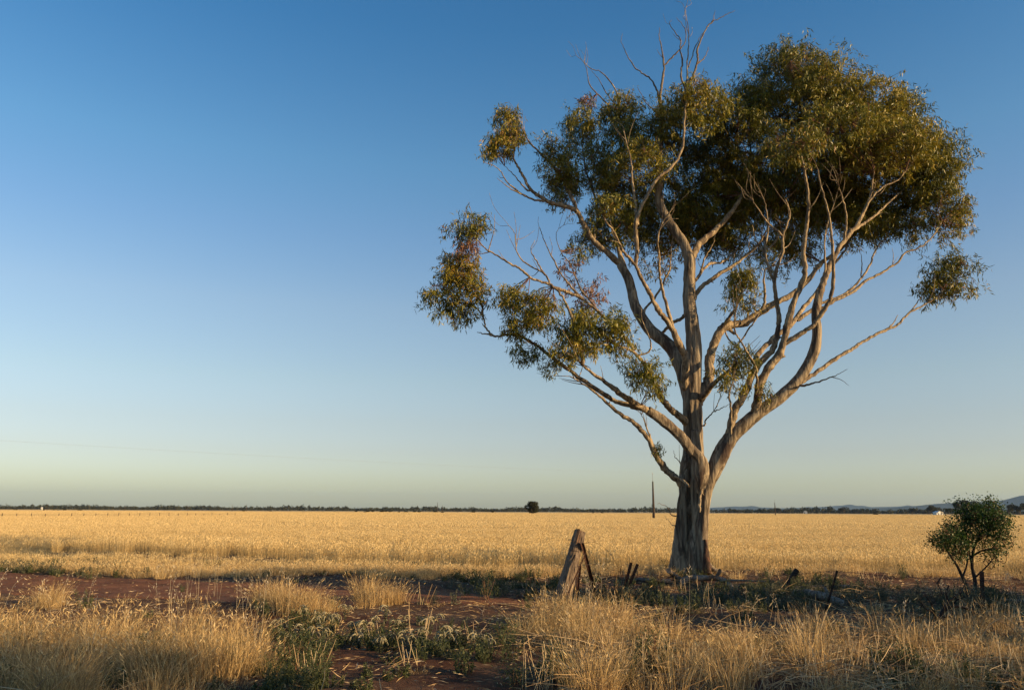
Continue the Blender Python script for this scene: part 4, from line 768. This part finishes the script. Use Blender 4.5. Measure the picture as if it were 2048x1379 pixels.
g = G(1245, 1192); angle_bar('steel_picket', g, P(1262, 1124, g[1]), 'left one of two rusty pickets forming a V between post and tree', 'fence picket')
angle_bar('steel_picket', g+np.array([.06, .08, 0]), P(1275, 1127, g[1]+.1), 'right one of two rusty pickets forming a V between post and tree', 'fence picket')
fence = empty('wire_fence', 'sagging rusty wire fence on steel pickets running out at the right', 'fence', G(1660, 1225))
def relparent(o, par, name):
    o.name = name; o.location = o.location-par.location; o.parent = par
f1 = G(1650, 1224); f2 = G(1965, 1222)
FY1 = f1[1]; FY2 = f2[1]
relparent(angle_bar('p', f1, P(1674, 1140, FY1), None, None, wd=.02, m_='char'), fence, 'picket')
relparent(angle_bar('p', f2, P(1962, 1142, FY2), None, None, wd=.045), fence, 'picket')
f3 = np.array([f2[0]+4.2, f2[1]-.1, 0.]); relparent(angle_bar('p', f3-[0, 0, .1], f3+[0, 0, .95], None, None), fence, 'picket')
f0 = G(1583, 1196)
def wire(pts, sagn=10, r=.0032, par=None, name='wire', barbs=False, m_='wire'):
    mb = MB(); c = catmull(pts, sagn); tube(mb, c, r, 5)
    if barbs:
        for j in range(2, len(c)-1, 1):
            for _ in range(2):
                d = norm(rng.normal(0, 1, 3))*.014; tube(mb, [c[j]-d, c[j]+d], .0016, 3)
    return child(mb, name, M[m_], par or fence, tint=False)
def fw(pxs, y0, y1, **k): n = len(pxs); return wire([P(a, b, y0+(y1-y0)*i/(n-1)) for i, (a, b) in enumerate(pxs)], par=fence, **k)
fw([(1546, 1150), (1600, 1147), (1671, 1142), (1773, 1151), (1870, 1156), (1962, 1159), (2048, 1160), (2180, 1162)], FY1+.6, FY2-.1, barbs=True)
fw([(1560, 1174), (1665, 1172), (1758, 1178), (1860, 1184), (1963, 1184), (2048, 1186), (2180, 1188)], FY1+.4, FY2-.1)
fw([(1540, 1196), (1660, 1196), (1760, 1204), (1860, 1206), (1964, 1205), (2060, 1208), (2180, 1210)], FY1+.3, FY2-.1)
# loose wires hanging between the old post and the pickets
loose = empty('loose_wire', 'tangled loose fence wire looping from the leaning post towards the tree', 'wire', pb)
wire([P(1166, 1086, YP-.1), P(1190, 1084, YP), P(1215, 1100, YP+.2), P(1235, 1132, YP+.4), P(1246, 1165, YP+.6)], par=loose, name='strand')
wire([P(1165, 1130, YP-.2), P(1190, 1128, YP), P(1230, 1140, YP+.3), P(1268, 1145, YP+.6), P(1300, 1150, YP+1.5), P(1332, 1146, YP+2.5)], par=loose, name='strand')
wire([P(1172, 1098, YP-.1), P(1210, 1140, YP), P(1255, 1128, YP+.4), P(1290, 1138, YP+.8), P(1320, 1128, YP+1.8)], par=loose, name='strand', r=.0025)
wire([P(1264, 1150, YP+.6), P(1300, 1160, YP+.8), P(1400, 1170, YP), P(1500, 1158, FY1+1), P(1550, 1150, FY1+.6)], par=loose, name='strand', r=.0025)

# ---------------------------------------------------------------- fallen timber
def log(name, pts, r0, r1, label, cat, m_='grey_log', dz=.03, sides=10, extra=()):
    P0 = [G(a, b)+np.array([0, 0, dz+(k if k else 0)]) for a, b, k in pts]; mb = MB(); c = catmull(P0, 6); s = P0[0][1]/F
    tube(mb, c, np.linspace(r0, r1, len(c))*s, sides, wob=.09)
    for e, q0, q1 in extra:
        c = catmull([G(a, b)+np.array([0, 0, dz+k]) for a, b, k in e], 5); tube(mb, c, np.linspace(q0, q1, len(c))*s, 7, wob=.08)
    o = mb.obj(name, M[m_], tint=False); o.data.transform(Matrix.Translation(-Vector(P0[0]))); o.location = P0[0]; return tag(o, label, cat)
log('fallen_branch', [(1252, 1168, .0), (1275, 1162, .05), (1305, 1158, .05), (1340, 1157, .06)], 3.0, 4.5, 'pale fallen branch lying left of the tree base', 'fallen branch', 'dead')
log('fallen_branch', [(1338, 1160, .30), (1352, 1165, .12), (1372, 1168, .02)], 5, 4, 'short thick pale branch stub leaning against the tree foot', 'fallen branch', 'dead')
log('fallen_branch', [(1360, 1172, .0), (1375, 1163, .14), (1400, 1160, .17), (1430, 1160, .15), (1452, 1170, .06), (1468, 1182, 0)], 6.5, 4, 'curved grey fallen limb arching along the foot of the tree', 'fallen limb', extra=[([(1428, 1158, .12), (1436, 1158, .22), (1442, 1158, .34)], 4, 3)])
log('fallen_branch', [(1440, 1160, .1), (1480, 1160, .12), (1530, 1162, .1)], 2.4, 1.4, 'thin dark fallen branch lying in weeds right of the tree foot', 'fallen branch')
log('charred_stump', [(1577, 1180, -.05), (1582, 1180, .12), (1588, 1180, .26), (1597, 1180, .40)], 7, 5, 'short charred stump leaning to the right beside the sagging wire', 'stump', 'char')
log('fallen_log', [(1590, 1182, .02), (1640, 1180, .03), (1700, 1178, .03), (1760, 1178, .0)], 5, 3, 'long straight fallen log lying behind the fence wire', 'log', 'dead')
log('fallen_log', [(1592, 1192, .02), (1620, 1196, .06), (1650, 1202, .05), (1694, 1212, .0)], 9, 6, 'thick dark grey log lying across the foot of the steel picket', 'log')
log('fallen_branch', [(1652, 1205, .24), (1660, 1207, .10), (1672, 1210, .03), (1692, 1212, .03)], 2.8, 2.8, 'bright hooked branch resting against the thick grey log', 'fallen branch', 'dead')
log('fallen_log', [(2000, 1208, .03), (2040, 1210, .04), (2110, 1212, .0)], 5, 4, 'grey log lying on the ground at the right edge of the frame', 'log')
# charred gnarled bush
cb = G(1876, 1254); YC = cb[1]; bush = empty('burnt_bush', 'blackened bare gnarled bush in front of the wire fence', 'dead bush', cb); mb = MB()
for pts, r0, r1, dy in [([(1874, 1258), (1877, 1240), (1886, 1220), (1895, 1203), (1892, 1185), (1898, 1170)], 5, 1.2, 0), ([(1884, 1224), (1904, 1212), (1931, 1215), (1956, 1229), (1962, 1240)], 3.5, 1.5, .2), ([(1876, 1244), (1868, 1225), (1862, 1205), (1850, 1190)], 3, .9, -.2),
                        ([(1893, 1205), (1910, 1192), (1925, 1180)], 2.2, .8, .3), ([(1868, 1225), (1850, 1215), (1838, 1196)], 1.8, .6, 0), ([(1904, 1212), (1915, 1198), (1935, 1192)], 1.6, .6, -.1), ([(1880, 1235), (1900, 1232), (1918, 1240)], 2, .8, .1), ([(1892, 1188), (1880, 1176), (1874, 1165)], 1.2, .5, .1)]:
    w_ = ptube(mb, pts, r0, r1, YC, YC+dy)
    for _ in range(5):
        j = rng.integers(len(w_)//2, len(w_)); d = norm(rng.normal(0, 1, 3)+np.array([0, 0, .5])); tube(mb, catmull([w_[j], w_[j]+d*.07+rng.normal(0, .01, 3), w_[j]+d*.16], 3), np.linspace(.006, .002, 7), 4)
child(mb, 'bare_branches', M['char'], bush, tint=False)

# ---------------------------------------------------------------- power poles and line
def power_pole(px, ptop, Yd, label, r=.16, spike=True, group=None, px_top=None):
    t = P(px, ptop, Yd); b = np.array([t[0], Yd, -.3]); o = empty('power_pole', label, 'power pole', (b[0], b[1], 0), group)
    hs_ = t[2] if not spike else t[2]*.84
    mb = MB(); c = np.array([[b[0], b[1], z] for z in np.linspace(-.3, hs_, 8)]); tube(mb, c, np.linspace(r*1.25, r*.55, 8), 10); child(mb, 'shaft', M['pole'], o, tint=False)
    if spike:
        mb = MB(); tube(mb, [[b[0], b[1], hs_-.3], [b[0], b[1], t[2]]], [r*.16, r*.12], 6); child(mb, 'top_rod', M['cable'], o, tint=False)
    mb = MB(); tube(mb, [[b[0], b[1], t[2]-.02], [b[0], b[1], t[2]+.06], [b[0], b[1], t[2]+.16]], [.05, .08, .04], 8); child(mb, 'insulator', M['insul'], o, tint=False)
    return o, np.array([t[0], t[1], t[2]+.16])
pole1, pt1 = power_pole(1305, 947, 150, 'tall tapering power pole standing in the field just left of the tree trunk', .22)
power_pole(1549, 999, 360, 'thin far power pole in front of the hills right of the tree', .2)
for px, pty, Yd, lb in [(875, 1004, 620, 'taller of two thin poles near the row of field bushes'), (885, 1010, 800, 'shorter of two thin poles near the row of field bushes'), (493.5, 1008, 700, 'faint thin pole on the far horizon, second to the left of the field bushes'), (465, 1009, 900, 'faintest thin pole on the horizon, a little left of a darker one'), (375, 1008.5, 800, 'faint thin pole on the horizon above the far post fence end'), (250, 1009, 900, 'very faint pole above the tree line over the far fence'), (95, 1008.5, 900, 'leftmost faint pole on the horizon near the white hut')]:
    power_pole(px, pty, Yd, lb, .22, spike=False)
nb = np.array([-104., 14., 0.]); o = empty('power_pole', 'tall tapering power pole far left outside the view carrying the line', 'power pole', nb); mb = MB()
tube(mb, [[nb[0], nb[1], z] for z in (-.3, 3, 6, 8.4)], [.3, .26, .2, .15], 10); child(mb, 'shaft', M['pole'], o, tint=False)
pl = empty('power_line', 'single thin power cable sagging from the field pole across the sky to the left', 'power line', pt1); mb = MB()
e = np.array([-104., 14., 8.9]); tt = np.linspace(0, 1, 40)[:, None]; c = pt1+(e-pt1)*tt; c[:, 2] -= (4*1.1*tt*(1-tt))[:, 0]; tube(mb, c, .0055, 5); child(mb, 'cable', M['cable'], pl, tint=False)

# ---------------------------------------------------------------- far fence, bushes, trees, sheds
ff = empty('post_fence', 'long low post and wire fence crossing the crop at the far left', 'fence', (-80, 120, 0))
fa = P(-60, 1029, 118); fb_ = P(470, 1028, 178)
def fpt(t): y_ = 118+(178-118)*t; x_ = (fa[0]+(fb_[0]-fa[0])*t); return np.array([x_, y_, 0])
posts = 25
for i in range(posts):
    p_ = fpt(i/(posts-1)); mb = MB(); h_ = .88+rng.uniform(-.04, .12); tube(mb, [p_, p_+np.array([rng.normal(0, .03), 0, h_])], [.055, .05], 6); child(mb, 'post', M['pole'], ff, tint=False)
for z in (.80, .62):
    mb = MB(); tube(mb, [fpt(t)+np.array([0, 0, z]) for t in np.linspace(0, 1, 30)], .012, 4); child(mb, 'wire', M['wire'], ff, tint=False)
def crown_mesh(w, h, n, lsz, seed, base=.25, spr=.27, nb_=9):
    global rng
    keep = rng; rng = np.random.default_rng(seed); mb = MB(); cs_ = np.stack([np.clip(rng.normal(0, spr, nb_), -.32, .32)*w, np.clip(rng.normal(0, spr, nb_), -.32, .32)*w, h*(base+(1-base)*rng.uniform(.25, .82, nb_))], 1); rs = rng.uniform(.16, .28, nb_)
    k = rng.integers(0, nb_, n); d = norm(rng.normal(0, 1, (n, 3))); q = rng.uniform(.35, 1, n)**.5
    b = cs_[k]+d*(q*rs[k])[:, None]*np.array([w, w, h*.75]); b[:, 2] = np.clip(b[:, 2], h*base*.3, h)
    leaves(mb, b, rng.normal(0, 1, (n, 3)), rng.uniform(.6, 1.4, n)*lsz, rng.uniform(.5, 1, n)*lsz*.8, np.clip(rng.normal(.5, .25, n), 0, 1), 0, .15); rng = keep; return mb
kinds = [crown_mesh(1, 1, 1500, .10, 40+i, .02).mesh('foliage', [M['far_leaf']]) for i in range(4)]
stemk = []
for i in range(2):
    mb = MB()
    for a_ in range(5): q = rng.normal(0, .12, 3); tube(mb, catmull([[0, 0, -.02], [q[0], q[1], .3], [q[0]*2.2, q[1]*2.2, .62]], 3), np.linspace(.022, .008, 7), 5)
    stemk.append(mb.mesh('stems', [M['far_trunk']], tint=False))
def fbush(px, pbot, wpx, hpx, Yd, label, group=None, name='field_bush', cat='bush', i=0, leafm=None):
    b = P(px, pbot, Yd); b[2] = 0; o = empty(name, label, cat, b, group); o.scale = (wpx*Yd/F, wpx*Yd/F*.9, (hpx)*Yd/F+.35*(Yd < 500)); o.rotation_euler = (0, 0, i*1.7)
    for nm, me_ in (('foliage', kinds[i % 4]), ('stems', stemk[i % 2])):
        c = bpy.data.objects.new(nm, me_); c.parent = o; COL.objects.link(c)
    return o
big = empty('field_bush', 'large round bush standing alone in the field left of centre horizon pole', 'bush', (P(1066, 1026, 420)[0], 420, 0))
k_ = 420/F; mbb = MB(); cm = crown_mesh(31*k_, 25*k_, 7500, .5, 79, .02, .17, 16); child_o = cm.obj('foliage', [M['far_leaf']]); child_o.parent = big
cs = bpy.data.objects.new('stems', stemk[0]); cs.parent = big; cs.scale = (6, 6, 5); COL.objects.link(cs)
FB = [(730, 5, 4), (712, 5, 3.5), (735, 7, 4), (745, 7, 5), (767, 14, 5), (780, 6, 3), (797, 4, 3), (812, 8, 3), (829, 8, 4), (838, 6, 3), (870, 8, 4), (885, 6, 3), (914, 4, 2.5), (946, 7, 4), (985, 8, 5), (487, 5, 2.5), (540, 6, 2), (605, 8, 2), (645, 4, 2), (669, 5, 2), (158, 8, 3), (106, 4, 2), (115, 5, 2), (87, 3, 3), (30, 5, 4), (128, 6, 4), (1205, 5, 2.5), (1186, 4, 2), (1475, 4, 2.5), (1752, 8, 3)]
for i, (px, w_, h_) in enumerate(FB):
    if 700 < px < 1000: lb = 'small dark bush in the far field, %s to the left of the round bush' % ORD[sorted([-f[0] for f in FB if 700 < f[0] < 1000]).index(-px)]
    elif px < 700: lb = 'small dark bush near the left horizon, %s from the left edge' % ORD[sorted([f[0] for f in FB if f[0] < 700]).index(px)]
    else: lb = 'small dark bush on the right horizon, %s right of the round bush' % ORD[sorted([f[0] for f in FB if f[0] > 1000]).index(px)]
    gr = 'bushes in the field left of the round bush' if 700 < px < 1000 else ('bushes near the left horizon' if px < 700 else 'bushes near the right horizon')
    yy_ = 1026.5 if px > 700 else 1019.5
    fbush(px, 1026, w_*1.15, h_*1.1, 520+(i*37) % 200, lb, gr, i=i)
# tree line along the horizon: one mass
mb = MB(); xs_ = np.arange(-1900, 1900, 2.6); rows = []
for x_ in xs_:
    px_ = 1024+x_/2050*F; yb = 2050+rng.normal(0, 60)+(-250 if px_ > 1400 else 0)
    hh = max(4, rng.normal(7.6, 1.6)+(2.0 if px_ > 1250 else 0)+2.2*math.sin(x_*.021)+1.6*math.sin(x_*.057+1)+1.2*math.sin(x_*.13)); ww = rng.uniform(5, 11); n = 46
    d = norm(rng.normal(0, 1, (n, 3))); b = np.array([x_+rng.normal(0, 3), yb, hh*.56])+d*(rng.uniform(.3, 1, n)**.5)[:, None]*np.array([ww*.6, ww*.6, hh*.46])
    rows.append(b)
nf = 26000; rows.append(np.stack([rng.uniform(-1900, 1900, nf), rng.normal(2000, 60, nf), rng.uniform(0, 6.5, nf)], 1))
b = np.vstack(rows); n = len(b); leaves(mb, b, rng.normal(0, 1, (n, 3)), rng.uniform(2.0, 4.5, n), rng.uniform(1.4, 3, n), np.clip(rng.normal(.45, .25, n), 0, 1), 0, .15)
tag(mb.obj('tree_line', M['far_leaf']), 'dark continuous line of trees along the whole horizon', None, None, 'stuff')
tk = [crown_mesh(1, 1, 2600, .07, 60+i, .32).mesh('crown', [M['far_leaf']]) for i in range(4)]
mb = MB(); tube(mb, catmull([[0, 0, -.02], [.01, 0, .3], [-.02, .01, .6]], 4), np.linspace(.03, .012, 9), 7)
for a_ in range(4): q = rng.normal(0, .16, 3); tube(mb, [[0, 0, .25+.06*a_], [q[0], q[1], .62]], [.014, .006], 5)
tt_ = mb.mesh('trunk', [M['far_trunk']], tint=False)
for i, (px, w_, h_, Yd, lb) in enumerate([(1925, 26, 26, 900, 'far tree rising above the left top of the leafy shrub'), (1945, 24, 24, 930, 'far tree seen just over the top middle of the leafy shrub'), (2018, 22, 19, 900, 'far tree right of the leafy shrub, left of the two at the frame edge'), (2040, 24, 20, 880, 'far tree at the right edge of the frame on the horizon'),
                                   (1860, 16, 15, 1200, 'tallest far tree left of the white shed'), (1872, 14, 12, 1250, 'far tree directly behind the white shed'), (1825, 14, 10, 1300, 'rounded far tree left of the tallest tree by the white shed'), (1688, 18, 11, 1500, 'broad far tree on the horizon below the middle of the hills'), (1658, 9, 9, 1500, 'small round far tree right of the little far hut'), (1898, 16, 10, 1200, 'low far tree right of the white shed'), (1558, 14, 9, 1500, 'broad far tree right of the thin pole before the hills')]):
    b = P(px, 1026, Yd); o = empty('distant_tree', lb, 'tree', (b[0], Yd, 0)); s_ = Yd/F; o.scale = (w_*s_, w_*s_, h_*s_+1.6); o.rotation_euler = (0, 0, i*1.3)
    for nm, me_ in (('crown', tk[i % 4]), ('trunk', tt_)):
        c = bpy.data.objects.new(nm, me_); c.parent = o; COL.objects.link(c)
def shed(px, Yd, wpx, hpx, label, rot, cat='shed', doors=2):
    b = P(px, 1026, Yd); s_ = Yd/F; w_, h_ = wpx*s_, hpx*s_+1.2; d_ = w_*.7; o = empty('farm_shed', label, cat, (b[0], Yd, 0)); o.rotation_euler = (0, 0, rot)
    mb = MB(); e = h_*.68; v = [(-w_/2, 0, 0), (w_/2, 0, 0), (w_/2, 0, e), (0, 0, h_), (-w_/2, 0, e)]; v2 = [(x_, d_, z_) for x_, _, z_ in v]
    mb.add(v+v2, [[0, 1, 2, 4], [5, 9, 7, 6], [0, 4, 9, 5], [1, 6, 7, 2]]); mb.add(v+v2, [[4, 2, 3], [9, 8, 7]]); c = mb.obj('wall', M['shed'], smooth=False, tint=False); c.parent = o
    mb = MB(); t_ = .15
    for sx_ in (-1, 1):
        q = [(sx_*(w_/2+.4), -.4, e-.15), (0, -.4, h_+.05), (0, d_+.4, h_+.05), (sx_*(w_/2+.4), d_+.4, e-.15)]; v = q+[(a_, b_, c_+t_) for a_, b_, c_ in q]
        mb.add(v, [[3, 2, 1, 0], [4, 5, 6, 7], [0, 1, 5, 4], [1, 2, 6, 5], [2, 3, 7, 6], [3, 0, 4, 7]])
    c = mb.obj('roof', M['shed_roof'], smooth=False, tint=False); c.parent = o
    for k in range(doors):
        mb = MB(); x0 = -w_*.35+k*w_*.4; box(mb, (x0, -.08, 0), (x0+w_*.24, .02, e*.7)); c = mb.obj('door', M['door'], smooth=False, tint=False); c.parent = o
shed(1880, 950, 15, 5, 'low white farm shed in front of trees near the leafy shrub', R(12))
shed(1611, 1400, 7, 4.5, 'tiny white hut before the dark tree line right of the thin pole', R(-20), 'hut', 1)
shed(82, 1100, 2.6, 4, 'tiny white hut on the horizon at the far left', R(10), 'hut', 1)

# ---------------------------------------------------------------- trees beside and behind the camera: they cast the verge's shade
def su(t, n): return np.array([.92*t+.39*n, -.39*t+.92*n, 0])
off = [crown_mesh(1, 1, 5200, .045, 90+i, .05).mesh('crown', [M['bush_leaf']]) for i in range(3)]
for i, (t, n_, w_, h_, lb) in enumerate([(17, 15.4, 3.6, 7.5, 'roadside tree right of the view beyond the fence, shading the track'), (8.0, 19.0, 3.2, 1.7, 'low wide roadside bush just outside the view at the right'), (10.5, 7.7, 2.4, 2.9, 'dense bush on the near verge right of the viewer'), (8, 12.0, 2.8, 2.7, 'rounded bush just outside the right edge of the near verge'), (7.0, 15.6, 3.4, 2.0, 'broad low bush just outside the view at the right, along the fence'), (11, 17.6, 3.0, 2.6, 'roadside bush outside the view at the right, near the fence'), (12, 13.5, 1.8, 1.5, 'small bush outside the view at the right, nearest the fence corner'),
                                  (14, 3.1, 6.0, 6.5, 'roadside tree beside the road to the right of the viewer'), (13, 1.0, 5.0, 5.5, 'roadside tree behind and to the right of the viewer'), (20, 3.9, 4.0, 8.0, 'second roadside tree farther right of the viewer'), (9.5, 10.0, 1.6, 2.0, 'small bush to the right of the viewer on the verge')]):
    p_ = su(t, n_); o = empty('roadside_tree', lb, 'tree', p_); o.scale = (w_, w_, h_); o.rotation_euler = (0, 0, i*2.1)
    for nm, me_ in (('crown', off[i % 3]), ('trunk', tt_)):
        c = bpy.data.objects.new(nm, me_); c.parent = o; COL.objects.link(c)

# ---------------------------------------------------------------- air
mb = MB(); box(mb, (-23000, -700, -4), (23000, 23500, 470)); hz_ = mb.obj('haze', [], smooth=False, tint=False)
m, nt = mat('air'); pv = N(nt, 'ShaderNodeVolumePrincipled'); pv.inputs['Color'].default_value = (.45, .68, 1, 1); pv.inputs['Density'].default_value = 0.000024; pv.inputs['Anisotropy'].default_value = 0.2
o_ = N(nt, 'ShaderNodeOutputMaterial'); L(nt, pv.outputs[0], o_.inputs['Volume']); hz_.data.materials.append(m); tag(hz_, 'thin blue air haze over the plain', None, None, 'stuff')
